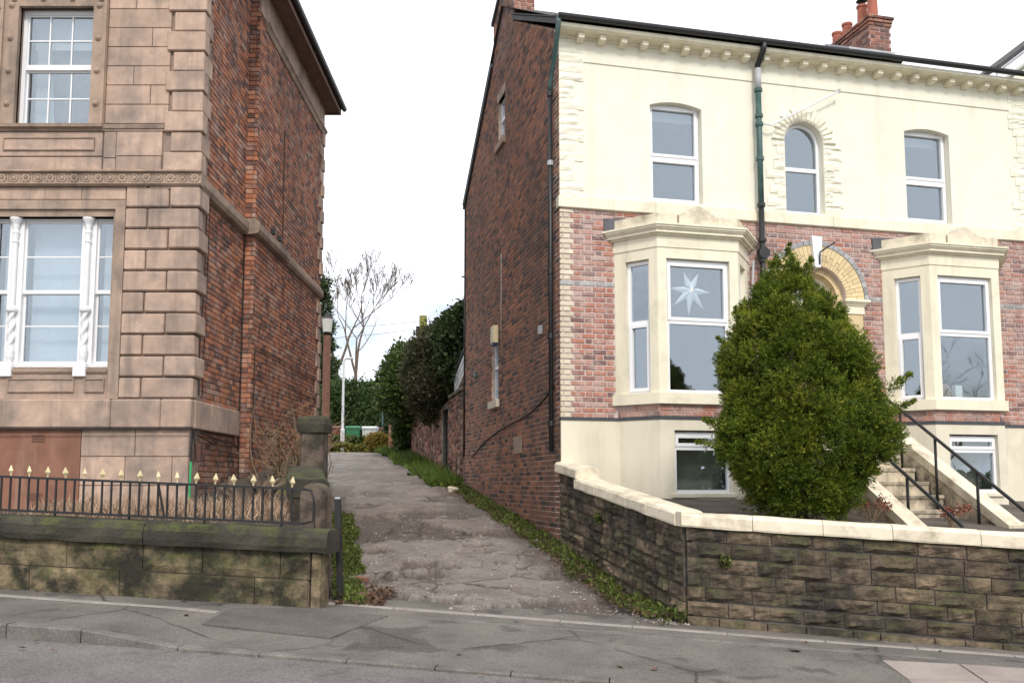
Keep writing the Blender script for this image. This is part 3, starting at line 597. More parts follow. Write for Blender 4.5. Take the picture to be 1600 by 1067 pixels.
# lower storey: channelled blocks in two lengths
h = .302; z = 2.82; k = 0
while z < 5.84:
    zt = min(z+h, 5.845); J = [-5.48, -5.17, -4.52] if k % 2 == 0 else [-5.48, -4.86, -4.5]
    MB().cbox(J[0]+.004, J[1]-.012, FY-.035, FY+.05, z+.012, zt-.012, .016).build('ashlar_stone', M['sandstone'], lh)
    pp = .03 if k % 2 == 0 else .05
    MB().cbox(J[1]+.012, LX+.04+pp, FY-pp-.01, FY+(.16 if k % 2 == 0 else .36), z+.012, zt-.012, .018, j=.003).build('quoin', M['sandstone'], lh)
    z += h; k += 1
stones([(-9.2, -7.62, 2.82+.302*i, 2.82+.302*(i+1)) for i in range(9)], p=.035, c=.016)
stones([(a, b, 5.66, 5.845) for a, b in zip((-9.2, -7.35, -6.12, -5.49), (-7.35, -6.12, -5.49, -5.48)) if b-a > .1], p=.012)
# string course with carved frieze
m = MB(); m.prism([(FY-.06, 5.845), (FY-.09, 5.87), (FY-.09, 5.885), (FY-.06, 5.89), (FY-.06, 6.03), (FY-.11, 6.045), (FY-.11, 6.07), (FY+.05, 6.09), (FY+.05, 5.845)], -9.5, -4.40, 'x'); sc_ = m.build('string_course', M['sandstone_trim'], lh)
ros = MB()
for q in range(8): t = q*math.pi/4; ros.lathe([(.026, 0), (.022, .012), (.006, .016)], .045*math.cos(t), .045*math.sin(t), 0, 6)
ros.lathe([(.02, 0), (.016, .018), (.004, .022)], n=8); me_r = mesh_of('rosette', ros.v, ros.f, ros.r, M['sandstone_trim'])
cc = MB(); cc.lathe([(.062, 0), (.062, .012), (.045, .014), (.042, .004), (.028, .004), (.026, .018), (.006, .022)], n=14); me_c = mesh_of('boss', cc.v, cc.f, cc.r, M['sandstone_trim'])
fr_ = MB().box(-.0065, .0065, -.01, .01, 0, .136); me_d = mesh_of('frieze_divider', fr_.v, fr_.f, fr_.r, M['sandstone_trim'])
for i in range(26):
    x = -4.50-.171*i; o = link('rosette' if i % 2 == 0 else 'boss', me_r if i % 2 == 0 else me_c, sc_, (x, FY-.061, 5.96)); o.rotation_euler = (R(90), 0, 0)
    link('frieze_divider', me_d, sc_, (x-.0855, FY-.06, 5.892))
# string course along the brick side
m = MB(); m.prism([(LX-.02, 5.80), (LX+.08, 5.82), (LX+.115, 5.88), (LX+.115, 6.0), (LX+.03, 6.07), (LX-.02, 6.07)], FY-.0, YS-.0, 'y'); m.build('string_course', M['sandstone_trim'], lh)
m = MB(); m.prism([(LX2-.02, 5.80), (LX2+.08, 5.82), (LX2+.11, 5.88), (LX2+.11, 6.0), (LX2+.03, 6.07), (LX2-.02, 6.07)], YS-.11, 17.0, 'y'); m.box(LX, LX2-.02, YS-.11, YS+.02, 5.80, 6.06); m.build('string_course', M['sandstone_trim'], lh)
m = MB(); m.prism([(LX2-.02, 5.78), (LX2+.04, 5.80), (LX2+.07, 5.86), (LX2+.07, 5.95), (LX2+.02, 6.02), (LX2-.02, 6.02)], 17.003, YE+.08, 'y'); m.build('string_course', M['sandstone_trim'], lh)
# sill band, carved panels, window surrounds
m = MB(); m.prism([(FY+.05, 6.66), (FY-.03, 6.66), (FY-.045, 6.69), (FY-.10, 6.70), (FY-.11, 6.745), (FY+.05, 6.757)], -7.6, -5.84, 'x'); m.prism([(FY+.05, 6.70), (FY-.03, 6.70), (FY-.04, 6.757), (FY+.05, 6.757)], -5.84, -4.98, 'x'); m.build('sill', M['sandstone_trim'], lh)
def panel(x0, x1, z0, z1, y, name='carved_panel'):
    MB().box(x0, x1, y, y+.05, z0, z1).build(name, M['sandstone'], lh)
    m = MB(); w = .014
    for a, b, c, d in ((x0-w, x1+w, z0-w, z0), (x0-w, x1+w, z1, z1+w), (x0-w, x0, z0, z1), (x1, x1+w, z0, z1)): m.box(a, b, y-.016, y+.03, c, d)
    m.build('panel_moulding', M['sandstone_trim'], lh)
stones([(-7.4, -5.85, 6.29, 6.655), (-7.4, -5.85, 6.09, 6.285)], p=.02); panel(-7.25, -5.97, 6.39, 6.55, FY-.03)
m = MB(); y = FY-.05
for a, b, c, d in ((-7.34, -7.13, 6.757, 8.75), (-6.05, -5.84, 6.757, 8.75), (-7.13, -6.05, 8.52, 8.75)): m.box(a, b, y, FY+.06, c, d)
for a, b, c, d in ((-7.37, -7.335, 6.757, 8.79), (-5.885, -5.845, 6.757, 8.79), (-7.37, -5.845, 8.735, 8.79)): m.box(a, b, y-.03, FY+.06, c, d)
arch_ = m.build('architrave', M['sandstone_trim'], lh)
bs = MB(); bs.lathe([(.045, 0), (.045, .01), (.03, .02), (.028, .03), (.006, .038)], n=10); me_b = mesh_of('boss', bs.v, bs.f, bs.r, M['sandstone_trim'])
for x, z in [(xx, 6.757+.30+.49*i) for xx in (-7.235, -5.965) for i in range(4)]+[(-7.2+.42*i, 8.63) for i in range(4)]:
    o = link('boss', me_b, arch_, (x, y-.002, z)); o.rotation_euler = (R(90), 0, 0)
# upper sash window: 3 by 4 panes
def bars(m, u0, u1, z0, z1, y0, y1, us=(), zs=(), w=.02):
    for u in us: m.box(u-w/2, u+w/2, y0, y1, z0, z1)
    for z in zs: m.box(u0, u1, y0+.001, y1-.001, z-w/2, z+w/2)
def border(m, u0, u1, z0, z1, y0, y1, w, wb=None):
    wb = wb or w; m.box(u0, u0+w, y0, y1, z0, z1); m.box(u1-w, u1, y0, y1, z0, z1); m.box(u0+w, u1-w, y0, y1, z0, z0+wb); m.box(u0+w, u1-w, y0, y1, z1-w, z1)
def room(parent, u0, u1, z0, z1, y0, y1, mat='room', T=(0, 0, 0, 0)):
    m = MB(*T); m.add([(u0,y0,z0),(u1,y0,z0),(u1,y0,z1),(u0,y0,z1),(u0,y1,z0),(u1,y1,z0),(u1,y1,z1),(u0,y1,z1)], [(4,5,6,7),(0,4,7,3),(1,2,6,5),(0,1,5,4),(3,7,6,2)], .5)
    return m.build('room_interior', M[mat], parent)
def pane(parent, u0, u1, z0, z1, y, T=(0, 0, 0, 0), name='pane'):
    return MB(*T).box(u0, u1, y, y+.004, z0, z1).build(name, M['glass'], parent)
x0, x1, z0, z1 = UW; zm = 7.66
m = MB(); border(m, x0+.002, x1-.002, z0+.002, z1-.002, FY+.10, FY+.22, .055, .05); m.box(x0+.055, x1-.055, FY+.11, FY+.18, zm-.03, zm+.03)
uw = m.build('window', M['white_wood'], lh); xs = [x0+.055+(x1-x0-.11)*i/3 for i in range(4)]
for za, zb, y in ((z0+.05, zm-.03, FY+.16), (zm+.03, z1-.055, FY+.125)):
    m = MB(); bars(m, xs[0], xs[3], za, zb, y, y+.03, xs[1:3], [(za+zb)/2]); border(m, xs[0], xs[3], za, zb, y-.003, y+.033, .022); m.build('glazing_bar', M['white_wood'], uw)
    for i in range(3):
        for a, b in ((za, (za+zb)/2), ((za+zb)/2, zb)): pane(uw, xs[i]+.01, xs[i+1]-.01, a+.01, b-.01, y+.012)
room(lh, x0-.4, x1+.4, z0-.5, z1+.3, FY+.46, FY+3)
def folds(m, u0, u1, z0, z1, y, amp=.03, n=30, w=.11, top=1.0):
    vs = []; 
    for i in range(n+1):
        for q, zz in enumerate((z0, z1)):
            f = 1 if q == 0 else top; vs.append((u0+(u1-u0)*i/n*f, y+amp*math.sin(i*2.1)+.3*amp*math.sin(i*.7), zz))
    return m.add(vs, [(2*i, 2*i+2, 2*i+3, 2*i+1) for i in range(n)])
folds(MB(), x0+.1, x0+.42, z0, z1+.1, FY+.33, .025, 26, top=.5).build('curtain', M['curtain'], uw)
MB().box(x0+.05, x1, FY+.36, FY+.365, 8.05, 8.6).build('blind', M['curtain'], uw)
# lower three-light window with twisted columns
m = MB(); y = FY-.03
for a, b, c, d, pr in ((-7.62, -7.45, 2.82, 5.65, 0), (-5.62, -5.48, 2.82, 5.65, 0), (-7.45, -5.62, 5.52, 5.65, 0), (-7.45, -7.41, 3.25, 5.52, .043), (-5.66, -5.62, 2.82, 5.52, .043), (-7.41, -5.66, 5.42, 5.52, .038)): m.box(a, b, y+pr, FY+.16, c, d)
m.build('architrave', M['sandstone_trim'], lh)
m = MB(); m.prism([(FY+.2, 3.17), (FY+.0, 3.17), (FY-.02, 3.20), (FY-.02, 3.235), (FY+.2, 3.27)], -7.45, -5.66, 'x'); m.build('sill', M['sandstone_trim'], lh)
MB().box(-7.45, -5.66, FY+.008, FY+.1, 2.82, 3.17).build('apron', M['sandstone'], lh)
panel(-7.02, -6.12, 2.93, 3.09, FY-.004); panel(-5.95, -5.70, 2.93, 3.09, FY-.004)
x0, x1, z0, z1 = LWN
m = MB(); border(m, x0+.002, x1-.002, z0+.002, z1-.002, FY+.12, FY+.25, .03, .05)
for cx in (-7.07, -6.035): m.box(cx-.10, cx+.10, FY+.11, FY+.25, z0+.05, z1-.03)
lwn = m.build('window', M['white_wood'], lh)
for a, b in ((x0+.03, -7.17), (-6.97, -6.135), (-5.935, x1-.03)):
    m = MB(); border(m, a, b, z0+.05, 4.36, FY+.19, FY+.22, .03, .05); border(m, a, b, 4.36, z1-.03, FY+.155, FY+.185, .03)
    m.box(a, b, FY+.15, FY+.22, 4.335, 4.385); m.box(a+.03, b-.03, FY+.19, FY+.215, 3.865, 3.885); m.box(a+.03, b-.03, FY+.157, FY+.18, 4.86, 4.88); m.build('sash', M['white_wood'], lwn)
    pane(lwn, a+.02, b-.02, z0+.08, 4.35, FY+.20); pane(lwn, a+.02, b-.02, 4.37, z1-.05, FY+.165)
    u = a
    while u < b-.02:
        o = MB((u+.045), FY+.42+rng.uniform(-.004, .004), 0, rng.uniform(.10, .28)).box(-.046, .046, 0, .002, z0-.05, z1+.05).build('blind_slat', M['blind'], lwn); u += .086
for cx in (-7.07, -6.035):
    m = MB(); yy = FY+.075
    m.lathe([(.045, 3.27), (.05, 3.30), (.05, 3.33), (.035, 3.35), (.055, 3.42), (.06, 3.50), (.045, 3.58)], cx, yy, 0, 14)
    n, k = 14, 22; vs = []; fs = []
    for i in range(k+1):
        z = 3.55+.50*i/k
        for q in range(n): t = 2*math.pi*q/n; rr = .042+.012*math.sin(2*t-i*.75); vs.append((cx+rr*math.cos(t), yy+rr*math.sin(t), z))
    m.add(vs, [(i*n+q, i*n+(q+1) % n, (i+1)*n+(q+1) % n, (i+1)*n+q) for i in range(k) for q in range(n)])
    m.lathe([(.045, 4.04), (.075, 4.07), (.08, 4.10), (.05, 4.13), (.03, 4.15)], cx, yy, 0, 14)
    m.lathe([(.034, 4.13), (.034, 5.05), (.045, 5.07), (.034, 5.09), (.04, 5.18), (.048, 5.2), (.038, 5.24), (.05, 5.32), (.085, 5.39), (.088, 5.415)], cx, yy, 0, 14)
    m.build('column', M['white_wood'], lwn, smooth=False)
    MB().cbox(cx-.09, cx+.09, FY-.04, FY+.17, 3.13, 3.29, .008).build('column_base', M['white_wood'], lwn)
room(lh, x0-.3, x1+.3, z0-.4, z1+.2, FY+.46, FY+3)
# plinth band and basement
for a, b in zip((-9.5, -7.3, -5.55, -4.86, -4.43), (-7.3, -5.55, -4.86, -4.43, -4.4)):
    if b-a > .1: MB().cbox(a+.002, b-.002, FY-.10, FY+.06, 2.41, 2.81, .02).build('plinth_stone', M['sandstone'], lh)
for a, b in ((FY+.063, 13.35), (13.35, 14.1), (14.1, 14.77)): MB().cbox(LX-.02, LX+.085, a+.002, b-.002, 2.41, 2.81, .015).build('plinth_stone', M['sandstone'], lh)
stones([(-5.97, -5.22, 2.02, 2.405), (-5.22, -4.47, 2.02, 2.405), (-5.97, -5.35, 1.62, 2.02), (-5.35, -4.70, 1.62, 2.02), (-4.70, -4.47, 1.62, 2.02), (-5.97, -5.1, 1.0, 1.62), (-5.1, -4.47, 1.0, 1.62)], p=.01)
MB().cbox(-4.56, -4.47, FY+.05, FY+.38, 1.0, 2.02, .006).build('ashlar_stone', M['sandstone'], lh)
MB().box(-9.4, -5.975, FY-.004, FY+.06, 1.0, 2.405).build('boarding', M['board'], lh)
for z in (2.22, 1.42):
    m = MB(); m.box(-6.66, -6.48, FY-.014, FY-.003, z, z+.10)
    g_ = m.build('vent_grille', M['board'], lh); m = MB()
    for i in range(4): m.box(-6.65, -6.49, FY-.017, FY-.013, z+.012+.023*i, z+.024+.023*i)
    m.build('vent_slot', M['grille'], g_)
# brick side walls
def ex_l1(z): return [(-1, .16+.0)] if z > 2.82 else ([(-1, 3)] if z > 2.4 else [])
rects1 = courses(.18, YS-FY, 1.0, ZT, .0825, .010, 'egw', lambda z: [(.0, 2.16)] if 2.40 < z < 2.82 else ([(0, 3)] if 5.79 < z < 6.08 else []), 21)
rects2 = courses(0, YE-YS, 1.0, ZT-.02, .0825, .010, 'egw', lambda z: [(0, 9)] if 5.77 < z < 6.07 else [], 22)
rectsR = courses(0, LX2-LX+.0, 1.0, ZT-.02, .0825, .010, 'egw', lambda z: [(0, 9)] if 5.77 < z < 6.07 else [], 23)
near = sorted(rects1, key=lambda q: q[0]+abs(q[2]-4.2)*.35); brick_objects(near[:210], lh, M['brick_left'], LX, FY, R(90))
brick_objects([q for q in rectsR if 2.6 < q[2] < 9][:90], lh, M['brick_left'], LX, YS, 0)
brick_mass(near[210:], lh, M['brick_left'], LX, FY, R(90), .004); brick_mass(rects2, lh, M['brick_left'], LX2, YS, R(90), .004)
brick_mass([q for q in rectsR if not 2.6 < q[2] < 9]+[q for q in rectsR if 2.6 < q[2] < 9][90:], lh, M['brick_left'], LX, YS, 0)
for k in range(29):
    z = 1.2+.30*k
    if 5.5 < z < 6.05: continue
    MB().cbox(LX2-.05, LX2+(.055 if k % 2 else .03), YE-(.16 if k % 2 else .34), YE+.04, z+.006, z+.294, .014).build('quoin', M['sandstone'], lh)
# eaves along the side
m = MB(); m.prism([(LX2-.02, 9.55), (LX2+.03, 9.56), (LX2+.06, 9.63), (LX2+.09, 9.66), (LX2+.09, 9.70), (LX2-.02, 9.72)], YS+.3, YE+.07, 'y'); m.prism([(LX2-.02, 9.72), (LX2+.02, 9.72), (LX2+.02, 10.26), (LX2-.02, 10.26)], YS-.02, YE+.05, 'y'); m.build('bed_moulding', M['sandstone_trim'], lh)
for a, b in zip((11.9, 13.6, 15.2, 16.6, 18.4), (13.6, 15.2, 16.6, 18.4, 20.5)): MB().box(-5.0, -4.0, a+.006, b-.006, 10.24, 10.29).build('soffit_board', M['soffit'], lh)
MB().box(-11.5, -5.0, 12.0, 20.5, 10.24, 10.29).build('soffit_board', M['soffit'], lh)
m = MB(); m.box(-4.02, -3.985, 11.9, 20.52, 10.20, 10.36); m.box(-4.5, -4.0, 20.5, 20.54, 10.20, 10.36); m.build('fascia', M['soffit'], lh)
m = MB(); m.prism([(-3.985+.06*math.cos(t)+.06, 10.37+.075*math.sin(t)) for t in lin(math.pi, 2*math.pi, 8)], 11.9, 20.58, 'y'); m.build('gutter', M['black_pipe'], lh)
m = MB(); m.add([(-3.9, 11.8, 10.40), (-3.9, 20.7, 10.40), (-7.5, 17.0, 12.6), (-7.5, 15.5, 12.6), (-11.5, 11.8, 10.40), (-11.5, 20.7, 10.40)], [(0,1,2,3), (0,3,4), (1,5,2), (4,3,2,5), (0,4,5,1)]); m.build('roof', M['slate_roof'], lh)
# cables, pipes and fittings on the side
def cable(pts, r=.007, mat='cable', par=None, name='cable'): return MB().tube(pts, r, 5).build(name, M[mat], par or lh)
X = LX+.025
cable([(X, 12.98, 2.9), (X, 12.95, 3.6), (X, 13.05, 4.6), (X, 13.06, 5.78)]); cable([(X, 13.12, 2.9), (X, 13.15, 4.2), (X, 13.2, 5.78)], .005)
cable([(X, 14.93, 2.2), (X, 14.95, 4), (X, 14.95, 5.8)], .012)
cable([(LX+.1, 12.75, 2.38), (LX+.09, 13.2, 2.35), (LX+.06, 13.9, 2.30), (LX+.05, 14.6, 2.28), (LX+.05, 14.85, 2.2), (LX+.04, 14.9, 1.8), (X, 14.6, 1.4)], .012)
cable([(LX+.08, 12.8, 2.33), (LX+.07, 13.6, 2.22), (LX+.05, 14.5, 2.24), (X, 14.4, 1.6)], .009)
cable([(LX2+.02, 15.1, 2.0), (LX2+.02, 15.12, 3.93), (LX2+.02, 16.6, 3.94), (LX2+.02, 18, 3.92), (LX2+.02, 20, 3.93)], .009); cable([(LX2+.02, 17.2, 3.55), (LX2+.02, 18.4, 3.5), (LX2+.02, 20, 3.48)], .007)
cable([(LX2+.02, 16.7, 8.3), (LX2+.02, 16.75, 6.1)], .008); cable([(-7.3, FY-.11, 2.39), (-4.42, FY-.11, 2.395), (-4.40, FY-.05, 2.36), (-4.40, FY+.05, 2.0)], .010)
cable([(-4.42, FY-.03, 2.38), (-4.44, FY-.03, 2.05), (-4.43, FY-.03, 1.95)], .014); cable([(-4.43, FY-.03, 1.95), (-4.435, FY-.03, 1.6), (-4.44, FY-.03, 1.2)], .014, 'cable_green')
MB().cbox(-4.43, -4.35, FY+.1, FY+.2, 1.95, 2.2, .01).build('junction_box', M['grille'], lh)
for y, z in ((15.9, 6.12), (16.35, 6.12)): MB().cbox(LX2+.02, LX2+.09, y, y+.1, z-.04, z+.06, .01).build('wall_fitting', M['black_iron'], lh)
# ---------------------------------------------------------------- right: cream and brick terraced house (house frame: x along the front, y into the house)
rhh = thing('terraced_house', 'two-storey Victorian house, cream render over red brick, with twin bay windows', 'house', RH(0, 0, .5), RHA, off=(0, 0, .5))
HW = 9.06; ZP = 2.68; ZS = 6.04; ZE = 8.92
W1o = (1.57, 2.50, 6.26, 7.98); W2o = (4.04, 4.78, 6.26, 7.88); W3o = (6.42, 7.35, 6.26, 7.98)
m = wall_grid(MB(), (0, HW), (ZS+.02, ZE), [W1o, W2o, W3o], 0, .33)
def spandrel(m, u0, u1, zs, zt, y0, y1, n=10, seg=None):
    uc = (u0+u1)/2; hw = (u1-u0)/2; pts = []
    rise = zt-zs; rad = (hw*hw+rise*rise)/(2*rise); cz = zt-rad; a0 = math.asin(min(1, hw/rad))
    for s in (-1, 1):
        arc = [(uc+s*rad*math.sin(t), cz+rad*math.cos(t)) for t in lin(0, a0, n)]
        poly = arc+[(uc+s*hw, zt)]
        m.prism(poly if s > 0 else poly, y0+.0005, y1, 'y', .5)
spandrel(m, W1o[0], W1o[1], 7.905, 7.98, 0, .33); spandrel(m, W3o[0], W3o[1], 7.905, 7.98, 0, .33); spandrel(m, W2o[0], W2o[1], 7.51, 7.88, 0, .33)
m.build('upper_wall', M['render'], rhh)
MB().box(0, HW, -.018, .1, 8.50, 8.86).build('frieze_band', M['render'], rhh)
# string course between storeys
for a, b in zip((-.03, .9, 1.63, 2.57, 3.6, 4.9, 6.1, 7.4, 8.4), (.9, 1.63, 2.57, 3.6, 4.9, 6.1, 7.4, 8.4, HW)): MB().cbox(a+.001, b-.001, -.055, .1, ZS, ZS+.19, .008).build('string_course', M['cream_paint'], rhh)
# brick front with bay, door openings
B1 = (.92, 3.28); BS = 4.93; AC, AR0, AR1, AR2, AZ = 4.56, .57, .93, 1.01, 4.78
ops = [(B1[0], B1[1], 3.0, 5.4), (B1[0]+BS, B1[1]+BS, 3.0, 5.4), (AC-AR0, AC+AR0, 2.68, AZ+.02)]
m = wall_grid(MB(), (.0, HW), (2.0, ZS+.02), [(B1[0], B1[1], 2.9, 5.4), (B1[0]+BS, B1[1]+BS, 2.9, 5.4), (AC-AR0, AC+AR0, 2.66, AZ+AR0)], .004, .33)
hm = []
for s in (-1, 1): m.prism([(AC+s*AR0*math.sin(t), AZ+AR0*math.cos(t)) for t in lin(0, math.pi/2, 10)]+[(AC+s*AR0, AZ+AR0)], .005, .33, 'y', .5)
m.build('brick_backing', M['mortar_front'], rhh)
def ex_f(z):
    e = []
    if z < 5.75: e += [(B1[0]-.01, B1[1]+.01), (B1[0]+BS-.01, B1[1]+BS+.01)]
    else: e += [(B1[0]+.25, B1[1]-.2), (B1[0]+BS+.25, B1[1]+BS-.2)] if z < 5.82 else []
    if z < AZ: e.append((AC-AR1+.04, AC+AR1-.04))
    elif z < AZ+AR2: w = math.sqrt(AR2**2-(z-AZ)**2); e.append((AC-w-.004, AC+w+.004))
    return e
fr = courses(0, HW, ZP+.005, ZS, .0842, .020, 'flemish', ex_f, 5, .222)
cream, grey, red = [], [], []
for q in fr:
    row = round((q[2]-ZP)/.0842); cz = (q[2]+q[3])/2; lim = .23 if row % 2 else .14
    if row == 25: grey.append(q)
    elif (q[0]+q[1])/2 < (.21 if row % 2 else .17) or q[0] < .02: cream.append(q)
    else: red.append(q)
vis = [q for q in red if q[1] < 1.0 or (3.2 < q[0] < 5.9 and q[2] > 4.6) or (5.3 < q[0] < 5.9) or q[0] > 8.25]
vis = sorted(vis, key=lambda q: (q[1]-q[0]) < .09)[:300]; vs_ = set(vis)
brick_objects(vis, rhh, M['brick_front'], 0, 0, 0); brick_mass([q for q in red if q not in vs_], rhh, M['brick_front'], 0, 0, 0)
brick_objects(cream, rhh, M['brick_cream'], 0, 0, 0, 'painted_brick', .012); brick_objects(grey, rhh, M['brick_grey'], 0, 0, 0, 'grey_brick', .010)
# plinth
m = wall_grid(MB(), (0, HW), (.6, ZP-.045), [(AC-AR0, AC+AR0, 2.4, 3)], -.03, .3); m.build('plinth_wall', M['render_low'], rhh)
MB().box(-.002, HW, -.045, .1, ZP-.045, ZP).build('plinth_strip', M['dark_strip'], rhh)
# rock-faced corner quoins on the upper storey
def rquoins(base, sgn, seed):
    q = random.Random(seed); z = ZS+.20
    while z < 8.86:
        h = q.choice((.075, .10, .14, .16, .17)); h = min(h, 8.86-z)
        if h > .04:
            n = 1; w = q.choice((.26, .33, .40, .42)); cs = [0, .21, w] if n == 2 and w > .3 else [0, w]
            for a, b in zip(cs, cs[1:]):
                u0, u1 = (base+a, base+b) if sgn > 0 else (base-b, base-a)
                MB(0, -.002).rock(u0+.003, u1-.003, z+.003, z+h-.003, .020, 6, 3, .014, .012 if z < 8.5 else .022, .05).build('quoin', M['render'], rhh)
        z += h
rquoins(.0, 1, 3); rquoins(HW, -1, 9)
# arched window surround: voussoirs and jamb blocks
cx = (W2o[0]+W2o[1])/2; rr = .372
for i in range(17):
    t0, t1 = math.pi*i/17, math.pi*(i+1)/17; ro = rr+q_ if False else rr+(.20 if i % 2 else .25)
    P = lambda r, t: (cx-r*math.cos(t), 7.51+r*math.sin(t))
    a, b, c, d = P(rr+.005, t0+.012), P(rr+.005, t1-.012), P(ro, t1-.018), P(ro, t0+.018); mid = ((a[0]+b[0]+c[0]+d[0])/4, (a[1]+b[1]+c[1]+d[1])/4)
    m = MB(); m.add([(p[0], -.015, p[1]) for p in (a, b, c, d)]+[(mid[0]+(p[0]-mid[0])*.72, -.04+rng.uniform(-.008, .008), mid[1]+(p[1]-mid[1])*.72) for p in (a, b, c, d)]+[(p[0], .03, p[1]) for p in (a, b, c, d)],
        [(4,5,6,7)]+[(k, (k+1) % 4, 4+(k+1) % 4, 4+k) for k in range(4)]+[(8+k, 8+(k+1) % 4, (k+1) % 4, k) for k in range(4)]); m.build('voussoir', M['render'], rhh)
for s in (-1, 1):
    z = 6.24; q = random.Random(4+s)
    while z < 7.47:
        h = min(q.choice((.075, .1, .15, .16)), 7.49-z); w = q.choice((.16, .22, .30, .36))
        a, b = (cx+s*(rr+.004), cx+s*(rr+w)); a, b = min(a, b), max(a, b)
        if h > .03: MB(0, -.002).rock(a, b, z+.003, z+h-.003, .022, 5, 3, .014, .012, .05).build('jamb_block', M['render'], rhh)
        z += h
# windows
def upvc(parent, u0, u1, z0, z1, y, mids=(), fw=.05, T=(0, 0, 0, 0), arch=None, openers=(), wname='window', sub=False, bot=.05):
    m = MB(*T); zz = [z0]+list(mids)+[z1]
    if arch:
        zs = arch; uc = (u0+u1)/2; R0 = (u1-u0)/2; rise = z1-zs; rad = (R0*R0+rise*rise)/(2*rise); cz = z1-rad; a0 = math.asin(min(1, R0/rad))
        m.box(u0, u0+fw, y, y+.07, z0, zs); m.box(u1-fw, u1, y, y+.07, z0, zs); m.box(u0+fw, u1-fw, y, y+.07, z0, z0+bot)
        ts = lin(-a0, a0, 18)
        for a, b in zip(ts, ts[1:]): m.prism([(uc+rad*math.sin(a), cz+rad*math.cos(a)), (uc+rad*math.sin(b), cz+rad*math.cos(b)), (uc+(rad-fw)*math.sin(b), cz+(rad-fw)*math.cos(b)), (uc+(rad-fw)*math.sin(a), cz+(rad-fw)*math.cos(a))], y, y+.07, 'y')
    else: border(m, u0, u1, z0, z1, y, y+.07, fw, bot)
    for z in mids: m.box(u0+fw, u1-fw, y-.004, y+.068, z-.035, z+.035)
    for k in openers:
        a, b = zz[k], zz[k+1]; a += (.035 if k else bot); b -= (.035 if k < len(mids) else fw); border(m, u0+fw*.55, u1-fw*.55, a-.012, b+.012, y-.018, y+.05, .05)
    w = m.build(wname, M['upvc'], parent, off=not sub)
    host = parent if sub else w
    for k, (a, b) in enumerate(zip(zz, zz[1:])): 
        o = MB(*T).box(u0+.02, u1-.02, y+.03, y+.034, a+.015, (b-.015)); o = o.build('pane', M['glass'], host, off=False)
    return w
def segtop(u0, u1): pass
for (u0, u1, z0, z1) in (W1o, W3o):
    w = upvc(rhh, u0+.005, u1-.005, z0+.01, 7.975, .13, (7.05,), .055, openers=(0, 1))
    room(rhh, u0-.3, u1+.3, z0-.3, z1+.2, .34, 3.0)
    MB().box(u0, u1, .36, .364, 7.78, 8.05).build('blind', M['blind'], w)
w = upvc(rhh, W2o[0]+.004, W2o[1]-.004, 6.27, 7.875, .13, (7.06,), .055, arch=7.51); room(rhh, W2o[0]-.3, W2o[1]+.3, 6.1, 8.1, .34, 2.5)
for u0, u1, z0, z1 in (W1o, W3o): MB().box(u0-.0, u1+.0, -.004, .13, z0-.02, z0+.008).build('window_ledge', M['cream_paint'], rhh)
# cornice with modillions, gutter, roof edge
m = MB(); m.prism([(.02, 8.86), (-.04, 8.86), (-.05, 8.90), (-.26, 8.905), (-.30, 8.93), (-.30, 8.985), (-.27, 9.0), (.02, 9.0)], -.06, HW+.5, 'x'); m.build('cornice', M['cream_paint'], rhh)
md = MB(); md.prism([(-.02, 8.79), (-.17, 8.80), (-.20, 8.82), (-.20, 8.905), (-.02, 8.905)], -.05, .05, 'x'); me_m = mesh_of('modillion', md.v, md.f, md.r, M['cream_paint'])
for i in range(25): link('modillion', me_m, rhh, (.33+.368*i, 0, 0))
m = MB(); m.prism([(-.365+.055*math.cos(t), 9.065+.06*math.sin(t)) for t in lin(math.pi, 2*math.pi, 8)]+[(-.31, 9.08), (-.42, 9.08)], -.12, HW+.5, 'x'); m.build('gutter', M['black_pipe'], rhh)
RS = .566
for k in range(3):      # slate courses at the eaves, then the roof sheet
    v0 = -.30+.20*k; u = -.08; n = 0
    while u < HW+.5:
        z = 9.075+RS*(v0+.30)+.012*k; MB(u, v0, z).add([(0, 0, 0), (.245, 0, rng.uniform(0, .006)), (.245, .26, .147), (0, .26, .147), (0, 0, .012), (.245, 0, .016), (.245, .26, .159), (0, .26, .159)], [(0,3,2,1), (4,5,6,7), (0,1,5,4), (1,2,6,5), (3,0,4,7)]).build('slate', M['slate_roof'], rhh) if k == 0 else None
        u += .25
m = MB(); m.add([(-.06, -.24, 9.095), (HW+.5, -.24, 9.095), (HW+.5, 3.9, 11.48), (-.06, 3.9, 11.48), (-.06, 8.2, 8.55), (HW+.5, 8.2, 8.55)], [(0,1,2,3), (3,2,5,4)]); m.build('roof', M['slate_roof'], rhh)
# gable wall: solid body, bricks, verge
prof = [(.0, .3), (0, 9.0), (3.02, 10.70), (3.02, 10.75), (3.9, 11.3), (4.9, 10.6), (8.05, 8.45), (8.05, .3)]
GW1 = (3.80, 4.40, 8.66, 9.60); GW2 = (4.36, 5.0, 3.34, 4.62)
def gp_(v): return lerp_tab([(0, 9.0), (3.02, 10.70), (3.9, 11.3), (4.9, 10.6), (8.05, 8.45)], v)
m = wall_grid(MB(0, 0, 0, R(-90)), (-8.05, -.02), (.3, 8.45), [(-GW2[1], -GW2[0], GW2[2], GW2[3])], .004, .36)
m.T = (0, 0, 0, 1, 0)
for a, b in ((.02, 3.02), (3.02, 3.8), (4.4, 4.9), (4.9, 8.05)): m.prism([(a, 8.45), (b, 8.45), (b, gp_(b)), (a, gp_(a))] if gp_(b) > 8.46 else [(a, 8.45), (b, 8.45), (a, gp_(a))], .004, .36, 'x', .5)
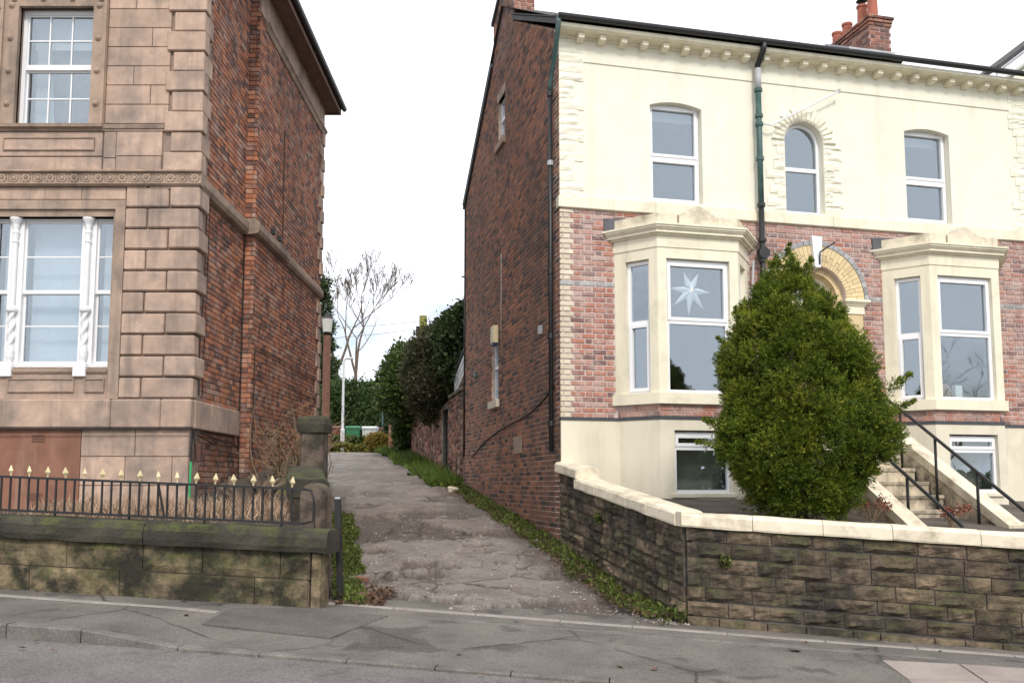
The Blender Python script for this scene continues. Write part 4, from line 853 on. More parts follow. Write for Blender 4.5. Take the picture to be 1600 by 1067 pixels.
m.prism([(3.8, 8.45), (4.4, 8.45), (4.4, GW1[2]), (3.8, GW1[2])], .004, .36, 'x', .5); m.prism([(3.8, GW1[3]), (4.4, GW1[3]), (4.4, gp_(4.4)), (3.9, 11.3), (3.8, gp_(3.8))], .004, .36, 'x', .5)
m.build('gable_wall', M['mortar_gable'], rhh)
MB().box(.3, HW, 7.8, 8.05, .5, 8.5).build('rear_wall', M['mortar_gable'], rhh); MB().box(HW-.3, HW, .1, 8.0, .5, 9.0).build('party_wall', M['mortar_gable'], rhh)
def gtop(v): return lerp_tab([(0, 9.0), (3.02, 10.72), (3.03, 13), (4.28, 13), (4.75, 11.7), (4.88, 11.6), (4.9, 10.62), (8.05, 8.45)], v)
def ex_g(z):
    e = []
    for a, b, c, d in (GW1, GW2):
        if c-.16 < z < d+.2: e.append((-b-.05, -a+.05) if (z < c or z > d) else (-b, -a))
    if z > 8.45:
        vs = [i*.02 for i in range(404)]; ok = [v for v in vs if gtop(v) > z]
        if ok: e += [(-9, -max(ok)), (-min(ok), 1)]
        else: e.append((-9, 1))
    return e
gr = courses(-8.05, 0, .3, 11.8, .0825, .0145, 'egw', ex_g, 31); brick_mass(gr, rhh, M['brick_gable'], 0, 0, R(-90), .004)
MB().box(.002, .42, 3.04, 4.30, 10.4, 13.2).build('chimney', M['mortar_front'], rhh)
MB().prism([(4.29, 10.5), (4.86, 10.5), (4.84, 11.6), (4.29, 11.86)], .003, .36, 'x').build('chimney_shoulder', M['mortar_gable'], rhh)
brick_objects([q for q in courses(.0, .42, 10.72, 12.2, .0825, .012, 'egw', None, 33)], rhh, M['brick_chimney'], 0, 3.04, 0, 'chimney_brick')
m = MB(); m.prism([(4.9, 10.62), (8.12, 8.42), (8.12, 8.50), (4.9, 10.70)], -.06, .3, 'x'); m.prism([(4.25, 11.84), (4.92, 11.54), (4.92, 11.62), (4.25, 11.92)], -.05, .3, 'x'); m.build('verge', M['dark_strip'], rhh)
m = MB(); m.prism([(-.2, 9.0), (3.03, 10.74), (3.03, 10.83), (-.2, 9.10)], -.05, .3, 'x'); m.build('verge_board', M['slate_roof'], rhh)
u = -.2
while u < 3.0:
    z = 9.105+.537*(u+.2); m = MB(); m.add([(x, u+a, z+.537*a+b) for x in (-.075, .3) for a, b in ((0, .012), (.24, .0), (.24, .02), (0, .034))], [(0,1,2,3), (7,6,5,4), (0,4,5,1), (2,6,7,3), (3,7,4,0), (1,5,6,2)]).build('slate', M['slate_roof'], rhh); u += .235
# gable windows
for nm, (a, b, c, d) in (('u', GW1), ('l', GW2)):
    T = (0, 0, 0, R(-90)); MB(*T).box(-b-.06, -a+.06, -.012, .12, d, d+.19).build('lintel', M['sandstone_trim'], rhh)
    MB(*T).cbox(-b-.08, -a+.08, -.075, .1, c-.15, c, .008).build('sill', M['sandstone_trim'] if nm == 'u' else M['cream_old'], rhh)
    w = upvc(rhh, -b+.003, -a-.003, c+.003, d-.003, .06, (c+(d-c)*.55,), .05, T); room(rhh, -b-.1, -a+.1, c-.2, d+.2, .365, 1.5, 'room', T)
m = MB(); m.cbox(-.13, -.02, 4.28, 4.56, 4.50, 4.86, .012); al = m.build('alarm_box', M['alarm'], rhh); MB().cbox(-.125, -.025, 4.29, 4.55, 4.455, 4.502, .01).build('alarm_base', M['blue'], al)
MB().box(-.02, -.006, 2.42, 3.0, 2.2, 2.52).build('air_vent', M['sandstone_trim'], rhh)
MB().cbox(-.07, -.005, .98, 1.08, 4.15, 4.3, .01).build('flue_cap', M['grey_pipe'], rhh); MB().cbox(-.05, -.005, 6.55, 6.68, 4.05, 4.2, .01).build('flue_cap', M['green_pipe'], rhh)
def hc(pts, r, mat, name='cable', par=rhh): return MB().tube(pts, r, 6).build(name, M[mat], par, smooth=True)
hc([(-.018, .25, 3.2), (-.018, 1.0, 3.02), (-.02, 1.8, 2.88), (-.018, 2.6, 2.82), (-.018, 4.2, 2.72), (-.018, 5.6, 2.55), (-.018, 7.1, 2.25)], .013, 'cable')
hc([(-.018, 4.05, 6.3), (-.018, 4.05, 4.0)], .006, 'grey_pipe'); hc([(-.02, 8.0, 8.4), (-.02, 8.0, 2.3)], .02, 'black_pipe', 'downpipe')
hc([(-.02, 8.03, 6.7), (-.10, 8.03, 6.7)], .02, 'black_iron', 'bracket')
# downpipes
dp = hc([(-.10, -.34, 9.02), (-.10, -.34, 8.96), (-.08, -.05, 8.55), (-.075, .24, 8.2), (-.075, .26, 8.05)], .042, 'green_pipe', 'downpipe'); hc([(-.075, .26, 8.07), (-.075, .26, 2.15)], .040, 'black_pipe', 'pipe_run', dp).location = (0, 0, 0)
for z in (8.02, 6.85, 5.05, 4.0, 2.6): MB().tube([(-.075, .26, z-.04), (-.075, .26, z+.04)], .052, 8).build('pipe_collar', M['grey_pipe'] if z in (6.85, ) else M['black_pipe'], dp, off=False)
UP = 3.50
dp2 = hc([(UP, -.36, 9.03), (UP, -.33, 8.92), (UP, -.20, 8.80), (UP, -.12, 8.74), (UP, -.12, 8.66)], .055, 'black_pipe', 'downpipe')
for a, b, r, mt in ((8.68, 8.3, .06, 'grey_pipe'), (8.32, 6.26, .055, 'green_pipe'), (6.28, 2.2, .052, 'black_pipe')): hc([(UP, -.12, a), (UP, -.12, b)], r, mt, 'pipe_run', dp2).location = (0, 0, 0)
for z in (8.3, 7.85, 7.7, 7.1, 6.3, 5.7, 5.35): MB().tube([(UP, -.12, z-.03), (UP, -.12, z+.03)], .068, 10).build('pipe_collar', M['green_pipe'] if z > 6.4 else M['black_pipe'], dp2, off=False)
MB().tube([(UP, -.20, 5.47), (UP, -.10, 5.47)], .10, 10).build('pipe_elbow', M['black_pipe'], dp2, off=False)
hc([(3.33, -.12, 5.35), (3.29, -.06, 4.2), (3.28, -.06, 3.4)], .018, 'grey_pipe', 'waste_pipe')
hc([(UP+.06, -.12, 7.72), (UP+.22, -.14, 7.70), (5.02, -.16, 8.42)], .016, 'upvc', 'overflow_pipe'); MB().lathe([(.02, 0), (.03, .05), (.01, .06)], 5.03, -.16, 8.40, 8).build('pipe_end', M['grey_pipe'], rhh)
# door arch: two rings of yellow brick, grey hood, keystone, imposts, fanlight
nv = 34
for i in range(nv):
    t0, t1 = math.pi*i/nv, math.pi*(i+1)/nv
    if abs(i-(nv-1)/2) < 1.2: continue
    for ra_, rb_ in (((AR0+.01, AR0+.19), (AR0+.20, AR1-.01)) if i % 2 else ((AR0+.01, AR0+.10), (AR0+.11, AR1-.01))):
        P = lambda r, t: (AC-r*math.cos(t), AZ+r*math.sin(t)); g = .0035
        MB().prism([P(ra_, t0+g/ra_), P(ra_, t1-g/ra_), P(rb_, t1-g/rb_), P(rb_, t0+g/rb_)], -.012+rng.uniform(-.002, .002), .05, 'y').build('arch_brick', M['brick_yellow'], rhh)
for i in range(26):
    t0, t1 = math.pi*i/26, math.pi*(i+1)/26; P = lambda r, t: (AC-r*math.cos(t), AZ+r*math.sin(t))
    MB().prism([P(AR1, t0+.006), P(AR1, t1-.006), P(AR2, t1-.006), P(AR2, t0+.006)], -.02, .05, 'y').build('hood_brick', M['brick_grey'], rhh)
def ring(m, r0, r1, y0, y1, n=22):
    for i in range(n):
        t0, t1 = math.pi*i/n, math.pi*(i+1)/n; P = lambda r, t: (AC-r*math.cos(t), AZ+r*math.sin(t)); m.prism([P(r0, t0), P(r0, t1), P(r1, t1), P(r1, t0)], y0, y1, 'y')
m = MB(); ring(m, AR0-.10, AR0+.004, .10, .33); m.box(AC-AR0-.004, AC-AR0+.10, .10, .33, 2.66, AZ); m.box(AC+AR0-.10, AC+AR0+.004, .10, .33, 2.66, AZ); m.build('inner_arch', M['brick_yellow'], rhh)
m = MB(); ring(m, AR0-.17, AR0-.10, .25, .33); m.box(AC-AR0+.1, AC+AR0-.1, .24, .33, AZ-.07, AZ+.0); m.box(AC-AR0+.10, AC-AR0+.16, .25, .33, 2.68, AZ-.07); m.box(AC+AR0-.16, AC+AR0-.10, .25, .33, 2.68, AZ-.07); df = m.build('door_frame', M['cream_paint'], rhh)
for t in (.25, .5, .75): tt = math.pi*t; MB().tube([(AC, .29, AZ), (AC-(AR0-.17)*math.cos(tt), .29, AZ+(AR0-.17)*math.sin(tt))], .012, 5).build('glazing_bar', M['cream_paint'], df, off=False)
m = MB(); m.prism([(AC-.42*math.cos(t), AZ+.42*math.sin(t)) for t in lin(0, math.pi, 18)], .30, .304, 'y').build('pane', M['glass'], df, off=False)
m = MB(); m.box(AC-.41, AC+.41, .28, .325, 2.68, AZ-.07); dr = m.build('door', M['door_paint'], rhh)
for a, b, c, d in ((-.33, -.04, 2.85, 3.5), (.04, .33, 2.85, 3.5), (-.33, -.04, 3.65, 4.55), (.04, .33, 3.65, 4.55)): MB().cbox(AC+a, AC+b, .268, .29, c, d, .01).build('door_panel', M['door_paint'], dr, off=False)
MB().lathe([(.012, 0), (.03, .02), (.03, .04), (.01, .05)], 0, 0, 0, 8).build('handle', M['gold'], dr, off=False).location = (AC+.36, .25, 3.6)
room(rhh, AC-.7, AC+.7, 2.6, 5.5, .34, 3)
m = MB(); m.prism([(AC-.10, AZ+1.07), (AC+.10, AZ+1.07), (AC+.055, AZ+.53), (AC-.055, AZ+.53)], -.08, .1, 'y'); ks = m.build('keystone', M['upvc'], rhh)
hc([(AC+.03, -.09, AZ+.58), (AC+.02, -.12, AZ+.78), (AC+.20, -.30, AZ+.92)], .015, 'black_iron', 'lamp_bracket')
for s in (-1, 1):
    c_ = AC+s*(AR0+.15); m = MB()
    for a, b, e in ((AZ-.24, AZ-.10, 0), (AZ-.10, AZ-.07, .02), (AZ-.07, AZ-.04, .045), (AZ-.04, AZ-.0, .075)): m.box(c_-.17-e, c_+.17+e, -.05-e, .1, a, b-.001)
    m.build('impost', M['cream_paint'], rhh); MB().box(c_-.15, c_+.15, -.03, .1, 2.68, AZ-.24).build('door_pilaster', M['brick_yellow'], rhh)
# ---------------------------------------------------------------- bay windows
D = .60
def plan(u0, u1, off=0):
    tx, ty = .632, -.774; s = (D+.368*off)/.774; a = u0-1.29*off; b = u0-.774*off+.632*s; c = u0+u1
    return [(a, 0), (b, -D-off), (c-b, -D-off), (c-a, 0)]
def bay(u0, u1, k):
    P = plan(u0, u1); (a0, _), (a1, _), (b1, _), (b0, _) = P; cr = [.0]
    def blk(off, z0, z1, y=.02): p = plan(u0, u1, off); return [(p[0][0], y)]+p+[(p[3][0], y)], z0, z1
    # base storey: canted faces and a front with the basement window
    base = plan(u0, u1, -.02); wb = (1.66+(u0-.92) if k == 0 else 6.60, 2.62 if k == 0 else 7.56, 1.47, 2.47)
    m = wall_grid(MB(), (base[1][0], base[2][0]), (.9, ZP-.045), [wb], -D+.02, -D+.16)
    m.prism([base[0], base[1], (base[1][0]+.02, base[1][1]+.14), (base[0][0]+.3, base[0][1])], .9, ZP-.045, 'z', .5); m.prism([base[3], base[2], (base[2][0]-.02, base[2][1]+.14), (base[3][0]-.3, base[3][1])][::-1], .9, ZP-.045, 'z', .5)
    bw = m.build('bay_window', M['render_low'], rhh)
    sub = lambda mb, name, mat, **q: mb.build(name, M[mat], bw, off=False, **q)
    wf = upvc(bw, wb[0]+.004, wb[1]-.004, wb[2]+.03, wb[3]-.03, -D+.09, (2.20,), .05, openers=(1,), wname='basement_window_frame', sub=True)
    room(bw, wb[0]-.1, wb[1]+.1, wb[2]-.3, wb[3]+.1, -D+.17, 0.5); bw.children[-1].location = (0, 0, 0)
    sub(MB().cbox(wb[0]-.06, wb[1]+.06, -D-.02, -D+.1, wb[2]-.04, wb[2]+.03, .008), 'basement_sill', 'cream_paint')
    p_, z0, z1 = blk(-.008, ZP-.045, ZP+.002); sub(MB().prism(p_, z0, z1), 'plinth_strip', 'dark_strip')
    p_, z0, z1 = blk(-.03, ZP+.002, 2.875); sub(MB().prism(p_, z0, z1), 'brick_backing', 'mortar_front')
    bp = plan(u0, u1, -.03)
    for (pa, pb) in ((bp[0], bp[1]), (bp[1], bp[2]), (bp[2], bp[3])):
        l = math.hypot(pb[0]-pa[0], pb[1]-pa[1]); an = math.atan2(pb[1]-pa[1], pb[0]-pa[0])
        for q in courses(0, l, ZP+.008, 2.87, .089, .012, 'flemish', None, 3, .23):
            sub(MB(pa[0], pa[1], 0, an).brick(q[0]+.003, q[1], q[2], q[3], .012), 'brick', 'brick_front')
    p_, z0, z1 = blk(.05, 2.875, 3.045); sub(MB().prism(p_, z0, z1), 'sill', 'cream_paint')
    # posts
    cu, cv = (P[1][0]-P[0][0])/.775, (P[1][1]-P[0][1])/.775
    def along(t, d): return (P[0][0]+cu*t+cv*-d*-1*0-cv*d*0+(-cv)*d*0, 0)
    zt = 5.165; zb = 3.045; th = .13; n_ = (.774, .632)        # inward normal of the left cant
    mir = lambda q: [(u0+u1-x, y) for x, y in q][::-1]
    jam = [(P[0][0], 0), (P[0][0]+cu*.20, cv*.20), (P[0][0]+cu*.20+n_[0]*th, cv*.20+n_[1]*th), (P[0][0]+.16, 0)]
    cor = [(P[1][0]-cu*.15, P[1][1]-cv*.15), P[1], (P[1][0]+.15, P[1][1]), (P[1][0]+.15, P[1][1]+th), (P[1][0]-cu*.15+n_[0]*th, P[1][1]-cv*.15+n_[1]*th)]
    for q in (jam, mir(jam), cor, mir(cor)): sub(MB().prism(q, zb, zt), 'pilaster', 'cream_paint')
    # entablature and cornice
    for off, za, zb_ in ((.0, 5.166, 5.335), (.014, 5.336, 5.52)): p_, z0, z1 = blk(off, za, zb_); sub(MB().prism(p_, z0, z1), 'entablature', 'cream_paint')
    m = MB()
    for off, za, zb_ in ((.05, 5.521, 5.55), (.10, 5.55, 5.60), (.125, 5.60, 5.625), (.15, 5.625, 5.655), (.17, 5.655, 5.685)): p_, z0, z1 = blk(off, za, zb_+.0005); m.prism(p_, z0, z1)
    sub(m, 'cornice', 'cream_paint')
    # weathered parapet blocks with a small pediment
    t = plan(u0, u1, .02); i_ = plan(u0, u1, -.16); fm = (t[1][0]+t[2][0])/2
    q = [t[0], t[1], i_[1], i_[0]]
    m = MB(); m.prism(q, 5.686, 5.87); sub(m, 'parapet_block', 'cream_old'); m = MB(); m.prism([(u0+u1-x, y) for x, y in q], 5.686, 5.87); sub(m, 'parapet_block', 'cream_old')
    y0, y1 = -D-.02, -D+.16
    for a, b in ((t[1][0]+.004, fm-.33), (fm+.33, t[2][0]-.004)): sub(MB().cbox(a, b-.004, y0, y1, 5.686, 5.89, .02, j=.006), 'parapet_block', 'cream_old')
    m = MB(); m.prism([(fm-.32, 5.686), (fm+.32, 5.686), (fm+.325, 5.86), (fm+.06, 6.01), (fm, 6.025), (fm-.06, 6.01), (fm-.325, 5.86)], y0-.015, y1, 'y'); sub(m, 'pediment', 'cream_old')
    p_, z0, z1 = blk(-.1, 5.686, 5.72); sub(MB().prism(p_, z0, z1), 'lead_roof', 'dark_strip')
    sub(MB().prism([(u0-.18, 5.62), (u0-.18, 5.90), (u0+.28, 5.93), (u0+.45, 5.80), (u0+.1, 5.66)], -.03, .02, 'y'), 'flashing_slate', 'slate')
    # glazing: front and two canted lights
    upvc(bw, P[1][0]+.152, P[2][0]-.152, 3.05, 5.155, -D+.07, (4.17,), .06, openers=(1,), wname='window_frame', sub=True)
    la = math.atan2(cv, cu); T1 = (P[0][0], P[0][1], 0, la); T2 = (P[2][0], P[2][1], 0, -la)
    upvc(bw, .202, .775-.152, 3.05, 5.155, .07, (4.17,), .055, T1, openers=(0,), wname='window_frame', sub=True); upvc(bw, .152, .775-.202, 3.05, 5.155, .07, (4.17,), .055, T2, openers=(0,), wname='window_frame', sub=True)
    room(rhh, u0+.02, u1-.02, 2.95, 5.38, .335, 3.2)
    return bw
bay(*B1, 0); bay(B1[0]+BS, B1[1]+BS, 1)
# chimney stack on the ridge with four pots
cs = MB().box(8.0, 8.52, 3.02, 4.85, 10.3, 11.83).build('chimney', M['mortar_front'], rhh)
for ox, oy, rz, l in ((8.0, 3.02, 0, .52), (8.0, 4.85, R(-90), 1.83)):
    rc = courses(0, l, 10.75, 11.62, .0825, .011, 'egw', None, 41); brick_objects(rc, cs, M['brick_chimney'], ox, oy, rz)
    for k in range(3): brick_objects(courses(-.02*k-.02, l+.02*k+.02, 11.62+.075*k, 11.69+.075*k, .075, .011, 'egw', None, 42+k), cs, M['brick_chimney'], ox, oy, rz, 'brick', .03+.02*k)
MB().cbox(7.96, 8.56, 2.98, 4.89, 11.80, 11.86, .02).build('chimney_cap', M['cream_old'], cs, off=False)
for i, (v, h) in enumerate(((3.25, .62), (3.62, .55), (4.2, .42), (4.6, .40))):
    MB().lathe([(.13, 0), (.125, .05), (.115, .1), (.105, h-.06), (.125, h-.05), (.125, h), (.095, h), (.09, h-.2)], 8.26, v, 11.85, 14).build('chimney_pot', M['terracotta'], cs, off=False)
MB().lathe([(.02, 0), (.02, .12), (.13, .13), (.10, .17), (.02, .19)], 8.26, 3.62, 12.38, 12).build('chimney_cowl', M['black_iron'], cs, off=False)
m = MB(); m.add([(6.9, 2.2, 10.56), (8.0, 2.2, 10.56), (8.0, 3.05, 11.03), (6.9, 3.05, 11.03), (6.9, 2.2, 10.60), (8.0, 2.2, 10.60), (8.0, 3.05, 11.07), (6.9, 3.05, 11.07)], [(4,5,6,7), (0,1,5,4), (1,2,6,5), (3,0,4,7)]); m.build('lead_flashing', M['grey_pipe'], rhh)
# ---------------------------------------------------------------- vegetation
def unit(a): return a/np.maximum(np.linalg.norm(a, axis=1, keepdims=True), 1e-6)
def leaf_geo(C, Dr, Ln, Wd, bend=.25):
    """one rhombic leaf per row: root C, direction Dr, length Ln, width Wd"""
    n = len(C); S_ = unit(np.cross(Dr, NP.normal(size=(n, 3)))); U_ = np.cross(S_, Dr)
    Ln = np.broadcast_to(np.asarray(Ln, float).reshape(-1, 1), (n, 1)); Wd = np.broadcast_to(np.asarray(Wd, float).reshape(-1, 1), (n, 1))
    V = np.stack([C, C+Dr*Ln*.5+S_*Wd*.5+U_*Ln*bend*.4, C+Dr*Ln, C+Dr*Ln*.5-S_*Wd*.5+U_*Ln*bend*.4], 1).reshape(-1, 3)
    return V, np.arange(n*4).reshape(-1, 4)
def leaf_obj(name, C, Dr, Ln, Wd, rnd, mat, parent=None, kind=None, bend=.25):
    V, F = leaf_geo(C, Dr, Ln, Wd, bend); off = np.array(OFF.get(parent.name, (0, 0, 0))) if parent else 0
    o = link(name, mesh_of(name, V, F, rnd, mat), parent)
    if kind: o['kind'] = kind
    return o
def blob_points(n, prof, lump=.16, fr=1.6, seed=0, inner=.25, ax=1, ay=1):
    """points near the surface of a lumpy crown; prof(z in 0..1) -> radius"""
    z = NP.random(n); th = NP.random(n)*2*np.pi; r = np.array([prof(q) for q in z])
    keep = NP.random(n) < r/max(r); z, th, r = z[keep], th[keep], r[keep]
    nz_ = np.array([mnoise.noise((math.cos(t)*fr*1.3+seed, math.sin(t)*fr*1.3, q*fr*2.6+seed)) for t, q in zip(th, z)])
    rr = r*(1+lump*1.6*nz_)*(1-inner*NP.random(len(z))**2.2)
    D_ = np.stack([np.cos(th), np.sin(th), np.zeros(len(z))], 1); return np.stack([rr*np.cos(th)*ax, rr*np.sin(th)*ay, z], 1), D_
def crown(name, cx, cy, z0, h, rad, prof, ncl, nl, size, mat, parent, wd=.45, lump=.16, fr=1.6, seed=0, spread=.09, upb=.5, inner=.25, ax=1, ay=1, sag=.9):
    Pc, Dc = blob_points(ncl, prof, lump, fr, seed, inner, ax, ay); Pc = Pc*np.array([rad, rad, h])+np.array([cx, cy, z0])
    n = len(Pc); tone = NP.random(n)
    C = np.repeat(Pc, nl, 0)+NP.normal(size=(n*nl, 3))*spread; Dd = np.repeat(Dc, nl, 0)+NP.normal(size=(n*nl, 3))*sag; Dd[:, 2] += upb; Dd = unit(Dd)
    L_ = size*(.6+.8*NP.random(n*nl)); rnd = np.clip(np.repeat(tone, nl)*.55+.45*NP.random(n*nl), 0, 1)
    return leaf_obj(name, C, Dd, L_, L_*wd, rnd, mat, parent)
def grow(segs, tips, p, d, ln, r, depth, q, upb=.25, spread=.5, shrink=.72, minr=.006, curve=.18):
    k = 4; pts = [p]; rs = [r]
    for i in range(k):
        d = (d+Vector((q.gauss(0, 1), q.gauss(0, 1), q.gauss(0, .6)))*curve*.5+Vector((0, 0, upb*.25))).normalized(); p = p+d*ln/k; pts.append(p); rs.append(r*(1-.4*(i+1)/k))
    segs.append((pts, [max(x, minr) for x in rs], depth)); tips.append((p, d))
    if depth <= 0: return
    n = (2 if q.random() < .5 else 3) if depth > 4 else (3 if q.random() < .75 else 2)
    for i in range(n):
        a = pts[-1] if i < 2 else pts[q.choice((1, 2, 3))]
        nd = (d+Vector((q.gauss(0, 1), q.gauss(0, 1), q.gauss(0, .5)))*spread).normalized()
        grow(segs, tips, a, nd, ln*shrink*q.uniform(.8, 1.15), rs[-1]*q.uniform(.62, .85), depth-1, q, upb, spread, shrink, minr, curve)
def tree_mesh(t, segs, split, mat):
    a, b = MB(), MB()
    for pts, rs, dep in segs: (a if dep >= split else b).tube(pts, rs, 8 if dep >= split else (5 if dep > 1 else 3), caps=False)
    a.build('trunk', mat, t, smooth=True); b.build('crown', mat, t, smooth=True)
# clipped-looking conifer in the front yard
BX, BY = 3.93, 12.5
cb = thing('conifer_bush', 'large teardrop-shaped green conifer in front of the arched doorway', 'conifer', (BX*.928, BY*.928, 1.15), off=(BX*.928, BY*.928, 1.15))
MB().tube([(BX*.928, BY*.928, 1.0), (BX*.928+.02, BY*.928, 2.2), (BX*.928-.1, BY*.928, 3.7), (BX*.928-.16, BY*.928, 4.3)], [.09, .07, .04, .015], 8).build('trunk', M['bark_dark'], cb, smooth=True)
KB = .928; CAMV = np.array([0, 0, 1.65]); near_ = lambda C: (C-CAMV)*KB+CAMV
PR = [(0, .50), (.06, .74), (.12, .93), (.2, 1.15), (.28, 1.25), (.38, 1.24), (.5, 1.19), (.6, 1.08), (.7, .92), (.78, .80), (.85, .58), (.92, .34), (1, .05)]
pf = lambda z: lerp_tab(PR, z)
Kc, Kd = blob_points(980, pf, .17, 1.9, 3.3, .16); sc_k = np.interp(Kc[:, 2], [0, .3, .6, .85, 1], [.70, .74, .76, .66, .5]); Kc[:, 0] *= sc_k; Kc[:, 1] *= sc_k
Kc[:, 2] = 1.2+3.5*Kc[:, 2]; Kc[:, 0] += BX+np.interp(Kc[:, 2], [1.2, 2.6, 4.8], [.02, .06, -.14]); Kc[:, 1] += BY
kr = (.11+.15*NP.random(len(Kc))**1.5)*np.interp(Kc[:, 2], [1, 3.6, 4.7], [1, 1, .6]); ns = 46; n = len(Kc)*ns
od = unit(np.repeat(Kd+np.array([0, 0, .45]), ns, 0)+NP.normal(size=(n, 3))*.75); Pc = np.repeat(Kc, ns, 0)+od*np.repeat(kr, ns)[:, None]*(.55+.45*NP.random((n, 1)))
tone = np.repeat(NP.random(len(Kc)), ns)*.45+.3*NP.random(n); nl = 14; ax_ = unit(od+np.array([0, 0, .5])+NP.normal(size=(n, 3))*.3)
t_ = NP.random((n, nl, 1)); C = Pc[:, None, :]+ax_[:, None, :]*(t_*.10-.02)+NP.normal(size=(n, nl, 3))*.008
Dd = unit((ax_[:, None, :]*1.1+NP.normal(size=(n, nl, 3))*.5).reshape(-1, 3)); L_ = .022+.030*NP.random(n*nl)
leaf_obj('crown', near_(C.reshape(-1, 3)), Dd, L_*.95, L_*.30, np.clip(np.repeat(tone, nl)+.1*NP.random(n*nl)+.22*t_.reshape(-1), 0, 1), M['leaf_conifer'], cb)
# a few leading shoots that break the outline
sh = []
for sx, sz, dx, dz in ((-.95, 2.1, -.5, .10), (1.12, 2.9, .32, .22), (1.05, 2.55, .4, .2), (-.85, 3.3, -.28, .3), (-.7, 3.7, -.2, .3), (-.10, 4.55, -.06, .32), (.05, 4.4, .1, .3), (-1.05, 2.4, -.3, .1)):
    for i in range(9):
        t = i/8; c = np.array([BX+sx+dx*t, BY-.3+rng.uniform(-.1, .1), sz+dz*t]); k = 60; C = c+NP.normal(size=(k, 3))*.05*(1.15-t)
        sh.append((C, unit(np.array([dx, 0, dz+.1])/.4+NP.normal(size=(k, 3))*.8)))
C = np.concatenate([a for a, b in sh]); Dd = np.concatenate([b for a, b in sh]); leaf_obj('shoot', near_(C), Dd, .045, .014, NP.random(len(C)), M['leaf_conifer'], cb)
# grass and weeds at the foot of walls
def verge(name, label, path, n, w, mat, hmin=.05, hmax=.17, leafy=.35, zf=lane_z, side=1, cat='grass', dens=1.6):
    pts = np.array(path, float); seg = np.linalg.norm(np.diff(pts, axis=0), axis=1); cum = np.r_[0, np.cumsum(seg)]
    s = NP.random(n)*cum[-1]; x = np.interp(s, cum, pts[:, 0]); y = np.interp(s, cum, pts[:, 1]); d = np.diff(pts, axis=0)/seg[:, None]
    k = np.clip(np.searchsorted(cum, s)-1, 0, len(seg)-1); nx, ny = d[k, 1]*side, -d[k, 0]*side
    o = NP.random(n)**dens*w*(.55+.9*np.array([.5+.5*mnoise.noise((a*1.1, 3, 1)) for a in s])); x = x+nx*o; y = y+ny*o
    keep = np.array([mnoise.noise((a*2.3, b*2.3, 5))+.3*rng.random() > -.10 for a, b in zip(x, y)]); x, y, o = x[keep], y[keep], o[keep]; n = len(x)
    z = np.array([zf(a, b) for a, b in zip(x, y)])-.01+.06*np.exp(-o*5); C = np.stack([x, y, z], 1)
    isl = NP.random(n) < leafy; Dd = NP.normal(size=(n, 3))*np.where(isl, 1.0, .42)[:, None]; Dd[:, 2] = np.abs(Dd[:, 2])*.5+np.where(isl, .35, 1); Dd = unit(Dd)
    L_ = hmin+(hmax-hmin)*NP.random(n)**2*1.6; L_ = np.where(isl, L_*.6, L_); C[:, 2] += np.where(isl, NP.random(n)*.07, 0)
    Wd = np.where(isl, L_*.65, .008+.006*NP.random(n))
    ob_ = leaf_obj(name, C, Dd, L_, Wd, NP.random(n), mat, None, 'stuff'); tag(ob_, label, cat); return ob_
g0, g1, g2 = RH(-.02, 7.9)[:2], RH(-.02, 0)[:2], (1.86, 10.36)
verge('grass_verge', 'weedy green strip along the foot of the brick gable and stone wall', [g0, g1, g2, (1.96, 10.16)], 26000, .36, M['leaf_grass'], .025, .085, .45, side=1)
verge('grass_verge', 'grassy strip left of the lane beside the slim black post', [(-2.02, 10.45), (-2.12, 11.1), (-2.55, 13.3), (-3.4, 17.5)], 20000, .36, M['leaf_grass'], .03, .09, .3, side=1)
a0, a1 = RH(-.03, 8.1)[:2], RH(-.03, 24)[:2]
verge('grass_verge', 'bright green grass along the foot of the old stone lane wall', [a1, a0], 22000, .75, M['leaf_bright'], .10, .30, .2, side=1, dens=1.1)
q = []
for i in range(900): q.append((-1.98+rng.random()**1.5*.5, 10.45+rng.random()*1.4))
q = np.array(q); C = np.stack([q[:, 0], q[:, 1], [lane_z(a, b)+.02 for a, b in q]], 1); Dd = unit(NP.normal(size=(900, 3))*np.array([1, 1, .25])+np.array([0, 0, .15]))
tag(leaf_obj('leaf_litter', C, Dd, .05+.04*NP.random(900), .03, NP.random(900), M['leaf_litter'], None, 'stuff'), 'brown fallen leaves heaped at the foot of the slim black post', 'leaves')
n = 5200; x = -9+6.4*NP.random(n); y = 10.95+1.6*NP.random(n)**.7; C = np.stack([x, y, [lg(a, b)[2]-.01 for a, b in zip(x, y)]], 1); kp = x > -5.6-.8*NP.random(n); C = C[kp]; n = len(C)
Dd = NP.normal(size=(n, 3))*.5; Dd[:, 2] = np.abs(Dd[:, 2])+.6; tag(leaf_obj('dry_grass', C, unit(Dd), .10+.22*NP.random(n), .012, NP.random(n), M['dry_grass'], None, 'stuff'), 'dry straw-coloured grass behind the railing', 'grass')
q = np.array([g1]*500+[g2]*500, float)+0; tt_ = NP.random((1000, 1)); q = np.array(g0)*(1-tt_)+np.array(g1)*tt_; k_ = NP.random(1000) < .55; q[k_] = (np.array(g1)*(1-tt_)+np.array(g2)*tt_)[k_]; q = q+np.stack([-.05-.40*NP.random(1000), -.05*NP.random(1000)], 1)
C = np.stack([q[:, 0], q[:, 1], [lane_z(a, b)+.03+.05*rng.random() for a, b in q]], 1); tag(leaf_obj('leaf_litter', C, unit(NP.normal(size=(1000, 3))*np.array([1, 1, .35])+np.array([0, 0, .2])), .03+.05*NP.random(1000), .025, NP.random(1000), M['leaf_litter'], None, 'stuff'), 'dead brown leaves caught in the weeds along the gable and stone wall', 'leaves')
